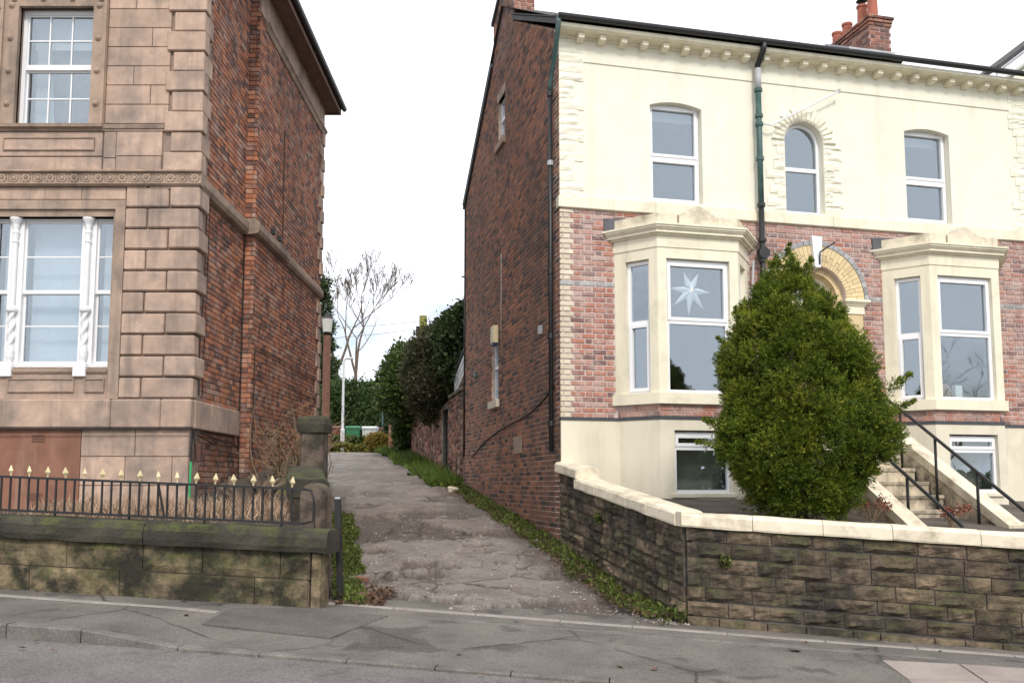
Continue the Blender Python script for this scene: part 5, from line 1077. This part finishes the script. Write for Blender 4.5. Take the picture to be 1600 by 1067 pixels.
# small ferns and weeds on the garden wall
for (x, k) in ((.42, 0), (1.62, 1)):
    px, py = (WC[0]+math.cos(W1[3])*x+math.sin(W1[3])*.03, WC[1]+math.sin(W1[3])*x-math.cos(W1[3])*.05) if k == 0 else (W2[0]+math.cos(W2[3])*x+math.sin(W2[3])*.04, W2[1]+math.sin(W2[3])*x-math.cos(W2[3])*.04)
    z = .80 if k == 0 else 1.18; C = np.array([[px, py, z]])+NP.normal(size=(140, 3))*.03
    tag(leaf_obj('wall_weed', C, unit(NP.normal(size=(140, 3))+np.array([-.2, -.6, 0])), .045, .022, NP.random(140), M['leaf_grass'], None, 'stuff'), 'tuft of weed growing from the '+('front face of the garden wall' if k == 0 else 'lane side of the garden wall'), 'weed', 'weeds on the garden wall')
# bare bramble by the brick side wall, old trunk, mossy boulder
br = thing('bare_shrub', 'leafless tangle of brown stems against the brick side wall', 'shrub', (-3.5, 14.6, 1.7), off=(-3.5, 14.6, 1.7)); qq = random.Random(12); mm = MB()
for i in range(46):
    p = Vector((-3.55+qq.gauss(0, .22), 14.7+qq.gauss(0, .5), 1.6)); d = Vector((qq.gauss(0, .35), qq.gauss(0, .3), 1)).normalized(); pts = [p]
    for k in range(6): d = (d+Vector((qq.gauss(0, .25), qq.gauss(0, .2), -.06))).normalized(); p = p+d*qq.uniform(.14, .30); pts.append(p)
    mm.tube(pts, [.011-.0014*k for k in range(7)], 4)
    for k in range(3): a = pts[qq.randrange(2, 6)]; mm.tube([a, a+Vector((qq.gauss(0, .2), qq.gauss(0, .2), qq.uniform(.0, .3)))], [.005, .002], 3)
mm.build('stem', M['stem_dry'], br)
C = np.array([-3.55, 14.6, 2.1])+NP.normal(size=(420, 3))*np.array([.3, .4, .45]); leaf_obj('leaf', C, unit(NP.normal(size=(420, 3))), .05, .025, NP.random(420), M['leaf_brownish'], br, 'stuff')
ts = thing('tree_stump', 'gnarled brown ivy trunk behind the railing', 'stump', (-3.55, 12.75, 1.35), off=(-3.55, 12.75, 1.35)); mm = MB(); qq = random.Random(3)
for i in range(9):
    p = Vector((-3.55+qq.gauss(0, .08), 12.75+qq.gauss(0, .06), 1.2)); pts = [p]; d = Vector((qq.gauss(0, .3), qq.gauss(0, .2), 1)).normalized()
    for k in range(5): d = (d+Vector((qq.gauss(0, .45), qq.gauss(0, .3), .05))).normalized(); p = p+d*.13; pts.append(p)
    mm.tube(pts, [.07, .065, .055, .05, .045, .02], 7)
mm.build('trunk', M['bark'], ts, smooth=True)
mm = MB(); mm.lathe([(.02, -.5), (.42, -.4), (.46, -.1), (.36, .2), (.18, .36), (.02, .40)], 0, 0, 0, 9)
mm.v = [(x*1.1+.05*mnoise.noise((x*4, y*4, z*4)), y+.06*mnoise.noise((x*4+3, y*4, z*4)), z+.06*mnoise.noise((x*4, y*4+5, z*4))) for x, y, z in mm.v]
b_ = mm.build('boulder', M['mossy_stone']); b_.location = (-3.5, 13.7, 1.5); b_.scale = (.6, .6, .7); tag(b_, 'mossy boulder between the old trunk and the gate pier', 'boulder')
# dried plants in the yard
def dried(u, v, z, label, n=7, h=.32, sp=.16):
    x, y, _ = RH(u, v); t = thing('dried_plant', label, 'plant', (x, y, z), off=(x, y, z), group='dried plants behind the coping'); mm = MB(); cs_ = []
    for i in range(n):
        e = Vector((x+rng.gauss(0, sp), y+rng.gauss(0, sp*.6), z+h*rng.uniform(.6, 1.1))); mm.tube([(x, y, z), ((x+e.x)/2, (y+e.y)/2, (z+e.z)/2+.04), e], [.006, .005, .003], 4); cs_.append(e)
    mm.build('stem', M['stem_dry'], t); k = 46
    for c in cs_: leaf_obj('flower_head', np.array(tuple(c))+NP.normal(size=(k, 3))*.032, unit(NP.normal(size=(k, 3))), .03, .025, NP.random(k), M['dry_flower'], t, 'stuff')
dried(3.05, -3.45, 1.13, 'dried rust-brown flower heads under the conifer'); dried(4.12, -3.55, 1.05, 'dried rust-brown flower heads at the foot of the front steps', 9, .30, .2)
x, y, _ = RH(6.35, -1.1); sp_ = thing('strappy_plant', 'thin strappy green plant before the right basement window', 'plant', (x, y, 1.2), off=(x, y, 1.2)); mm = MB()
for i in range(14):
    dx, dy = rng.gauss(0, .16), rng.gauss(0, .1); mm.tube([(x, y, 1.2), (x+dx*.4, y+dy*.4, 1.2+.28), (x+dx, y+dy, 1.2+rng.uniform(.3, .52))], [.008, .007, .002], 3)
mm.build('blade', M['leaf_grass'], sp_)
# ---------------------------------------------------------------- up the lane
lwl = thing('lane_wall', 'old red rubble stone wall along the right of the lane', 'wall', RH(.1, 14, 2), RHA, off=(.1, 14, 2))
def ltop(v): return lerp_tab([(8, 3.9), (9.6, 3.85), (11.4, 3.75), (15, 4.0), (20.9, 4.15)], v)
def lbot(v): X, Y, _ = RH(0, v); return lane_z(X, Y)
DO = (10.15, 10.95)
for a, b in ((8.06, DO[0]), (DO[1], 20.9)): MB().prism([(a, lbot(a)-.4), (b, lbot(b)-.4), (b, ltop(b)), (a, ltop(a))], -.02, .40, 'x').build('wall_core', M['mortar_left'], lwl)
MB().prism([(DO[0], 3.62), (DO[1], 3.62), (DO[1], ltop(DO[1])), (DO[0], ltop(DO[0]))], -.02, .40, 'x').build('wall_core', M['mortar_left'], lwl)
mm = MB(0, 0, 0, R(-90)); qq = random.Random(77); v = 8.07
while v < 20.9:
    w = qq.uniform(.16, .36); z = lbot(v)-.25
    while z < ltop(v)-.05:
        h = qq.uniform(.12, .34)
        if not (DO[0]-.1 < v+w/2 < DO[1]+.1 and z+h > lbot(10.5) and z < 3.62): mm.rock(-(v+w)+.012, -v-.012, z+.012, min(z+h, ltop(v))-.01, .045, 3, 3, .03, .02, .02)
        z += h
    v += w
mm.v = [(x-.02, y, z) for x, y, z in mm.v]; mm.build('rubble_stone', M['rubble'], lwl, kind='stuff')
v = 8.1
while v < 20.7: MB().cbox(-.10, .46, v+.006, v+.60, ltop(v)-.0, ltop(v)+.10, .02, j=.01).build('coping_stone', M['pier_stone'], lwl) if v > 11.2 or v < 9.8 else None; v += .61
MB().box(.10, .16, DO[0], DO[1], 1.7, 3.62).build('door', M['paint_green'], lwl); m = MB(); m.box(-.05, .12, DO[0]-.09, DO[0], 1.6, 3.62); m.box(-.05, .12, DO[1], DO[1]+.09, 1.6, 3.62); m.build('door_jamb', M['paint_green'], lwl); MB().box(-.07, .2, DO[0]-.15, DO[1]+.15, 3.62, 3.76).build('lintel', M['pier_stone'], lwl)
bpier = thing('brick_pier', 'tall red brick gate pier where the lane wall ends', 'pier', RH(-.2, 21.2, 2.7), RHA, off=(-.2, 21.2, 2.7))
MB().box(-.42, .02, 21.0, 21.44, 2.3, 4.45).build('pier_core', M['mortar_left'], bpier)
brick_objects(courses(0, .44, 2.75, 4.44, .085, .011, 'egw', None, 61), bpier, M['brick_left'], -.42, 21.0, 0); brick_objects(courses(0, .44, 2.75, 4.44, .085, .011, 'egw', None, 62), bpier, M['brick_left'], -.42, 21.44, R(-90))
MB().cbox(-.48, .08, 20.94, 21.5, 4.44, 4.56, .02).build('cap', M['pier_stone'], bpier)
bp2 = thing('brick_pier', 'short brick pier beside the pale grey wheelie bin', 'pier', (-5.72, 38.4, 2.9), off=(-5.72, 38.4, 2.9)); MB().cbox(-5.95, -5.5, 38.2, 38.6, 2.8, 3.92, .02).build('shaft', M['rubble'], bp2); MB().cbox(-5.99, -5.46, 38.16, 38.64, 3.92, 3.99, .01).build('cap', M['rubble'], bp2)
# shed behind the wall with white boarded verge
shd = thing('garden_shed', 'white boarded gable verge of an outbuilding beside the brick gable', 'outbuilding', RH(.8, 9, 2), RHA, off=(.8, 9, 2))
MB().prism([(8.1, 2), (9.6, 2), (9.6, 4.2), (8.1, 4.78)], .15, 2.2, 'x').build('wall', M['rubble'], shd)
for i in range(3): MB().prism([(8.08, 4.50+.15*i), (9.78, 3.92+.15*i), (9.78, 4.06+.15*i), (8.08, 4.64+.15*i)], .06-.012*i, .14, 'x').build('verge_board', M['upvc'], shd)
MB().prism([(8.08, 4.97), (9.85, 4.37), (9.85, 4.43), (8.08, 5.03)], .0, 2.3, 'x').build('roof', M['slate_roof'], shd)
egg = lambda z: max(.05, math.sin(math.pi*min(1, max(0, .08+.88*z)))**.6)
def shrub(name, label, u, v, z0, h, rad, ncl, nl, size, mat, wd=.5, seed=0, ax=1, ay=1, stem='bark_dark', cat='shrub', loc=None, prof=egg, lump=.2, **k):
    x, y, _ = RH(u, v) if loc is None else (*loc, 0); t = thing(name, label, cat, (x, y, z0), off=(x, y, z0))
    MB().tube([(x, y, z0-.8), (x+.1, y, z0+h*.25), (x-.05, y, z0+h*.6)], [.09, .07, .03], 6).build('stem', M[stem], t)
    crown('crown', x, y, z0, h, rad, prof, ncl, nl, size, M[mat], t, wd, lump, 1.6, seed, ax=ax, ay=ay, **k); return t
shrub('laurel_shrub', 'glossy dark green laurel leaning out over the end of the lane wall', -.0, 16.9, 3.75, 2.45, 1.12, 2400, 14, .15, 'leaf_laurel', .5, 1.5, ay=1.2, spread=.12)
shrub('cypress_shrub', 'dull brownish-green evergreen spilling over the middle of the lane wall', .35, 12.6, 3.45, 2.75, 1.15, 3000, 18, .12, 'leaf_brownish', .35, 5.1, ay=1.9, spread=.12)
shrub('ivy_mass', 'dark ivy mound against the far corner of the brick gable', .75, 10.4, 4.1, 2.35, 1.05, 2600, 14, .12, 'leaf_dark', .7, 8.8, ay=1.3, spread=.1)
shrub('climbing_ivy', 'column of ivy hanging down the lane wall beside the brick pier', -.12, 18.2, 2.5, 2.4, .55, 1100, 14, .11, 'leaf_laurel', .7, 4.4, ay=1.6, spread=.08, prof=lambda z: .45+.55*z)
# bins, hedge, lamp posts, poles
def wheelie(label, x, y, z, mat):
    t = thing('wheelie_bin', label, 'bin', (x, y, z), group='wheelie bins behind the hedge'); m = MB()
    m.add([(-.23,-.26,.06),(.23,-.26,.06),(.23,.22,.06),(-.23,.22,.06),(-.285,-.33,.95),(.285,-.33,.95),(.285,.34,.95),(-.285,.34,.95)], [(0,3,2,1),(4,5,6,7),(0,1,5,4),(1,2,6,5),(2,3,7,6),(3,0,4,7)]).build('body', mat, t)
    MB().box(-.30, .30, -.345, .30, .91, .955).build('rim', mat, t)
    m = MB(); m.prism([(-.37, .96), (.36, .96), (.36, 1.04), (.1, 1.075), (-.2, 1.06), (-.37, .99)], -.30, .30, 'x').build('lid', mat, t); MB().tube([(-.22, .40, 1.0), (.22, .40, 1.0)], .018, 6).build('handle', mat, t)
    for s in (-1, 1): MB().tube([(s*.25, .26, .10), (s*.31, .26, .10)], .10, 12).build('wheel', M['black_pipe'], t)
wheelie('brown wheelie bin behind the hedge, left of the white lamp post', -7.28, 37.4, 2.93, M['bin_brown']); wheelie('green wheelie bin behind the hedge', -6.50, 37.4, 2.93, M['bin_green']); wheelie('pale grey wheelie bin behind the hedge', -5.98+.12, 37.6, 2.93, M['bin_grey'])
def hedge(label, x0, x1, y0, y1, z0, z1, n, mat, size, name='hedge', cat='hedge'):
    C = np.stack([x0+(x1-x0)*NP.random(n), y0+(y1-y0)*NP.random(n), z0+(z1-z0)*NP.random(n)**.7], 1)
    C[:, 2] += .10*np.array([mnoise.noise((a*2.2, b*2, 1)) for a, b in C[:, :2]]); Dd = unit(NP.normal(size=(n, 3))+np.array([0, -.5, .4])); L_ = size*(.6+.8*NP.random(n))
    return tag(leaf_obj(name, C, Dd, L_, L_*.65, NP.random(n), M[mat]), label, cat)
hedge('low dark ivy hedge in front of the wheelie bins', -8.6, -5.75, 36.4, 37.0, 2.8, 3.5, 5200, 'leaf_laurel', .12); hedge('yellow variegated ground cover below the dark ivy hedge', -8.6, -5.6, 35.7, 36.4, 2.75, 3.15, 4200, 'leaf_yellow', .12, 'ground_cover', 'plant')
shrub('golden_shrub', 'small golden-brown shrub right of the wheelie bins', 0, 0, 2.75, .85, .42, 700, 12, .09, 'leaf_gold', .55, 2.2, loc=(-5.35, 36.2), spread=.06)
lp = thing('lamp_post', 'slim white lamp post rising from the hedge at the top of the lane', 'lamp post', (-6.68, 35.85, 2.8), off=(-6.68, 35.85, 2.8))
MB().tube([(-6.68, 35.85, 2.7), (-6.68, 35.85, 3.75), (-6.68, 35.85, 3.8)], [.085, .085, .06], 10).build('base', M['lamp_post'], lp); MB().tube([(-6.68, 35.85, 3.8), (-6.68, 35.85, 6.35), (-6.67, 35.85, 6.5), (-6.62, 35.85, 6.58), (-6.52, 35.85, 6.58)], [.055, .042, .042, .042, .04], 10).build('column', M['lamp_post'], lp); MB().cbox(-6.56, -6.30, 35.77, 35.93, 6.55, 6.63, .02).build('lamp_head', M['lamp_post'], lp)
lt = thing('lantern_post', 'brown timber pole with a pale drum lantern by the corner quoins', 'lantern', (-6.98, 34, 2.6), off=(-6.98, 34, 2.6))
MB().tube([(-6.98, 34, 2.4), (-6.98, 34, 7.2)], [.16, .14], 10).build('pole', M['pole_wood'], lt); MB().lathe([(.06, 7.2), (.15, 7.3), (.15, 7.33)], -6.98, 34, 0, 12).build('lantern_base', M['black_iron'], lt); MB().lathe([(.16, 7.33), (.20, 7.85)], -6.98, 34, 0, 14).build('lantern_glass', M['lantern'], lt); MB().lathe([(.22, 7.85), (.21, 7.91), (.08, 7.96), (.06, 8.04)], -6.98, 34, 0, 14).build('lantern_cap', M['black_iron'], lt)
tp = thing('utility_pole', 'mossy yellow-green timber pole rising out of the lane-wall shrubs', 'pole', (-3.36, 34, 2.7), off=(-3.36, 34, 2.7))
MB().tube([(-3.36, 34, 2.4), (-3.36, 34, 7.95)], [.16, .145], 10).build('pole', M['pole_moss'], tp); MB().cbox(-3.62, -3.50, 33.9, 34.05, 7.2, 7.55, .01).build('cable_box', M['black_iron'], tp)
for dz in (0, .28): MB().tube([(-3.36, 34, 7.75-dz), (-5.2, 34, 7.58-dz*1.2), (-9, 34, 7.35-dz*1.6)], .007, 4).build('wire', M['cable'], tp)
MB().tube([(-3.36, 34, 7.75), (-1, 33, 7.6), (2, 31, 7.6)], .007, 4).build('wire', M['cable'], tp)
gp2 = thing('lamp_post', 'thin dark green lamp column behind the golden shrub', 'lamp post', (-5.5, 39.5, 2.9), off=(-5.5, 39.5, 2.9)); MB().tube([(-5.62, 39.5, 2.7), (-5.62, 39.5, 4.72)], .045, 8).build('column', M['green_pipe'], gp2); MB().lathe([(.05, 4.7), (.10, 4.78), (.06, 4.9), (.02, 4.93)], -5.62, 39.5, 0, 8).build('lamp_head', M['lamp_post'], gp2)
shrub('evergreen_bush', 'broad rounded evergreen bush behind the wheelie bins', 0, 0, 2.6, 3.75, 1.75, 3600, 15, .17, 'leaf_ever', .4, 7.7, loc=(-7.65, 43), spread=.14, ax=1.05)
shrub('overgrown_shrub', 'brownish overgrown climber behind the thin green lamp column', 0, 0, 2.6, 3.5, 1.1, 1500, 14, .17, 'leaf_brownish', .4, 3.1, loc=(-6.1, 46), spread=.14)
shrub('dark_hedge_bush', 'dark upright bush between the two brick piers', 0, 0, 2.6, 2.3, .62, 1100, 14, .14, 'leaf_dark', .4, 9.1, loc=(-5.15, 40), spread=.1)
def bare_tree(label, x, y, z, lean, seed, ln, r, depth=6, group='bare trees beyond the lane', spread=.42, mat='bark', **k):
    t = thing('bare_tree', label, 'tree', (x, y, z), off=(x, y, z), group=group); q = random.Random(seed); segs, tips = [], []
    grow(segs, tips, Vector((x, y, z-.2)), Vector(lean).normalized(), ln, r, depth, q, spread=spread, **k); tree_mesh(t, segs, depth-2, M[mat]); return t
bare_tree('bare tree with twin limbs behind the white lamp post', -9.05, 50, 3.2, (.06, 0, 1), 9, 4.7, .17, 7, spread=.36, upb=.42, shrink=.63, minr=.010)
bare_tree('bare tree with a straight trunk behind the timber lantern pole', -10.0, 51, 3.2, (.02, 0, 1), 14, 5.0, .19, 7, spread=.40, upb=.36, shrink=.62, minr=.011)
# tall conifer at the corner of the stone house
ct = thing('conifer_tree', 'tall dark conifer showing behind the stone house corner', 'conifer', (-9.6, 45.5, 3), off=(-9.6, 45.5, 3)); MB().tube([(-9.6, 45.5, 2.8), (-9.6, 45.5, 12.2)], [.2, .03], 8).build('trunk', M['bark_dark'], ct)
crown('crown', -9.6, 45.5, 3.6, 8.4, 1.1, lambda z: .15+.85*(1-z)*(.7+.3*math.sin(z*55)), 2200, 14, .22, M['leaf_dark'], ct, .3, .35, 3.5, 2, .12, -.15)
# neighbour's gable beyond the roof
nb = thing('neighbour_house', 'white bargeboard and slate verge of the next house above the gutter', 'house', RH(16, 6, 0), RHA, off=(16, 6, 0))
MB().prism([(13.3, 0), (20, 0), (20, 12), (17, 14.4), (13.3, 11.7)], 5.25, 6.6, 'y').build('wall', M['render'], nb)
MB().prism([(13.1, 11.78), (17, 14.7), (17, 14.95), (13.1, 12.03)], 5.0, 5.06, 'y').build('bargeboard', M['upvc'], nb); MB().prism([(13.05, 12.03), (17, 14.99), (20.6, 12.4), (20.6, 12.5), (17, 15.1), (13.05, 12.15)], 4.9, 6.0, 'y').build('roof', M['slate_roof'], nb); MB().prism([(13.12, 11.79), (17, 14.69), (17, 14.75), (13.12, 11.85)], 5.06, 5.25, 'y').build('soffit', M['upvc'], nb)
# ---------------------------------------------------------------- things in the bay windows
sx, sv, sz = 2.03, -.44, 4.70
st_ = thing('paper_star', 'white seven-pointed paper star hanging in the left bay window', 'star', RH(sx, sv, sz), RHA); mm = MB(); lens = [.30, .36, .36, .38, .36, .34, .30]; ang = [112, 62, 2, -48, -94, -136, 178]
ang = [110, 63, -3, -52, -95, -139, 176]; lens = [.33, .33, .36, .37, .41, .39, .36]
for i, (a, l) in enumerate(zip(ang, lens)):
    t = R(a); n1 = R((a+ang[(i+1) % 7]+(360 if i == 5 and False else 0))/2) ; w = .11
    l_, r_ = t+.42, t-.42; P = lambda rr, tt, yy: (rr*math.cos(tt), yy, rr*math.sin(tt)); mm.add([P(.0, 0, -.07), P(w+.02, l_, 0), P(l, t, 0), P(w+.02, r_, 0), P(0, 0, .07)], [(0, 3, 2), (0, 2, 1), (4, 2, 3), (4, 1, 2)])
mm.build('star_body', M['paper'], st_, off=False); MB().tube([(0, 0, 0), (0, 0, .46)], .003, 4).build('cord', M['paper'], st_, off=False)
def prop(name, label, cat, u, v, mbs):
    t = thing(name, label, cat, RH(u, v, 3.046), RHA)
    for nm, mb, mt in mbs: mb.build(nm, M[mt], t, off=False)
prop('wooden_box', 'brown wooden box on the right bay window sill', 'box', 6.68, -.36, [('box_body', MB().cbox(-.13, .13, -.09, .09, 0, .15, .006), 'box_brown'), ('lid', MB().cbox(-.14, .14, -.10, .10, .152, .18, .006), 'box_tan')])
prop('cloth_bundle', 'rounded brown cloth bundle on top of the wooden box', 'bundle', 6.68, -.36, [('bundle', MB().lathe([(.13, .182), (.14, .22), (.10, .28), (.03, .30)], -.02, 0, 0, 12), 'box_tan')])
prop('carton', 'small white carton standing on the right bay window sill', 'box', 6.98, -.36, [('carton_body', MB().cbox(-.07, .07, -.04, .04, .045, .27, .004), 'paper'), ('base_book', MB().cbox(-.10, .10, -.07, .07, .0, .043, .004), 'box_brown')])
prop('flat_tray', 'flat tan tray lying between the box and the carton', 'tray', 7.2, -.33, [('tray_base', MB().cbox(-.10, .10, -.08, .08, 0, .012, .003), 'box_tan'), ('tray_rim', MB().box(-.10, .10, -.082, -.07, .012, .03), 'box_tan')])
# ---------------------------------------------------------------- loose things on the ground
for x, y, rz, lab in ((-1.86, 11.05, .3, 'broken red brick lying nearest the slim black post'), (-1.78, 11.2, 1.1, 'red brick lying farther right of the slim black post'), (-2.0, 12.3, .1, 'single red brick half hidden in the grass strip')):
    t = MB().cbox(-.09, .09, -.05, .05, 0, .065, .008, j=.006).build('loose_brick', M['brick_chimney']); t.location = (x, y, lane_z(x, y)+.0); t.rotation_euler = (.05, .08, rz); tag(t, lab, 'brick', 'loose bricks by the lane')
mm = MB(); mm.cbox(-.2, .2, -.14, .14, -.05, .22, .05, j=.03); t = mm.build('loose_stone', M['cream_old']); x, y, _ = RH(-.42, 7.3); t.location = (x, y, lane_z(x, y)); t.rotation_euler = (.3, .2, .6); t.scale = (.6, .6, .6); tag(t, 'pale loose stone in the weeds by the green lane door', 'stone')
def leaf_thing(x, y, z, label, s=.05, grp='brown leaves on the ground'):
    m = MB(); a = rng.uniform(0, 6.3); c, n = math.cos(a), math.sin(a)
    pts = [(-1, 0, .1), (-.4, .5, .35), (.3, .42, .2), (1, .05, .5), (.3, -.4, .3), (-.4, -.45, .15), (0, 0, .0)]
    m.add([((c*p-n*q)*s, (n*p+c*q)*s, w*s*.7) for p, q, w in pts], [(6, i, (i+1) % 6) for i in range(6)]); o = m.build('fallen_leaf', M['leaf_litter']); o.location = (x, y, z+.004); tag(o, label, 'leaf', grp)
x, y, z = ST(1.35, 9.2, pave_c(1.35, 9.2)); leaf_thing(x, y, z, 'lone curled brown leaf on the pavement below the right wall', .075)
for i in range(34):
    if i < 18: s, n = rng.uniform(-7, 4.5), rng.uniform(9.5, 10.0)-.05*(0 if i < 9 else 1); s = s if not -3.6 < s < .4 else s-4
    else: s, n = rng.uniform(-6.5, .5), rng.choice((7.55, 7.5, 7.4, 7.2, 8.2, 8.8))
    c = pave_c(s, n) if n > 7.7 else .02; x, y, z = ST(s, n, c); leaf_thing(x, y, z, 'small brown leaf scattered on the pavement or gutter', rng.uniform(.02, .05), 'scattered brown leaves')
# across the road: bare tree seen in reflections, unseen conifer added for the panes
bare_tree('bare street tree across the road, mirrored in the right-hand windows', 33, -5.5, -1.6, (-.05, .0, 1), 23, 3.4, .28, 6, 'trees across the road', spread=.55, mat='bark_dark', upb=.12, shrink=.78)
oc = thing('conifer_tree', 'dark conifer added across the road for the left bay window to reflect', 'conifer', (17.2, -6.5, -.7), off=(17.2, -6.5, -.7), group='trees across the road'); MB().tube([(17.2, -6.5, -.8), (17.2, -6.5, 4.0)], [.2, .03], 8).build('trunk', M['bark_dark'], oc)
crown('crown', 17.2, -6.5, -.6, 4.9, 1.7, lambda z: .1+.9*(1-z)*(.75+.25*math.sin(z*40)), 1500, 14, .30, M['leaf_dark'], oc, .3, .35, 3, 6, .16, .1)

# loose grit washed down the lane
ng = 3200; gy_ = 10.15+12*NP.random(ng)**1.6; gx_ = np.array([lerp_tab(LE, y)+(lerp_tab(RE, y)-lerp_tab(LE, y))*t for y, t in zip(gy_, np.where(NP.random(ng) < .55, 1-.42*NP.random(ng)**1.3, .5*NP.random(ng)))])
mm = MB(); 
for x, y in zip(gx_, gy_):
    s, n = sn_of(x, y)
    if n < 10.25: continue
    r_ = .007+.02*rng.random()**3; tp_, h_ = potholes(x, y); a_ = (x-lerp_tab(LE, y)+.25)/(lerp_tab(RE, y)-lerp_tab(LE, y)+.5)
    z = lane_z(x, y)+sstep(10.02, 10.5, n)*(h_-.045+.05*(4*a_*(1-a_)-.7)); k_ = rng.random(); j = [rng.uniform(.6, 1.2)*r_ for _ in range(6)]
    mm.add([(x-j[0], y, z), (x+j[1], y-j[0]*.5, z), (x, y+j[2], z), (x, y-j[3], z), (x+.2*r_, y, z+j[4])], [(0, 3, 4), (3, 1, 4), (1, 2, 4), (2, 0, 4)], k_)
o = mm.build('gravel', M['grit'], None, kind='stuff'); tag(o, 'loose grit and small stones scattered over the broken lane', 'gravel')

nh = 15000; t_h = NP.random(nh); sx_ = 9+62*t_h; nn_ = -5.2+1.6*NP.random(nh)  # unseen hedge added so the low windows reflect something dark
hz_ = np.array([.5+.5*mnoise.noise((s*.35, 2, 3))+.25*mnoise.noise((s*1.4, 7, 1)) for s in sx_]); zz_ = NP.random(nh)**.75*(2.6+2.6*np.clip(hz_, 0, 1))
C = np.array([ST(s, n, .1) for s, n in zip(sx_, nn_)]); C[:, 2] += zz_
tag(leaf_obj('added_hedge', C, unit(NP.normal(size=(nh, 3))), .42+.3*NP.random(nh), .3, NP.random(nh), M['leaf_dark'], None, 'stuff'), 'tall dark hedge added across the road to darken the low window reflections', 'hedge')
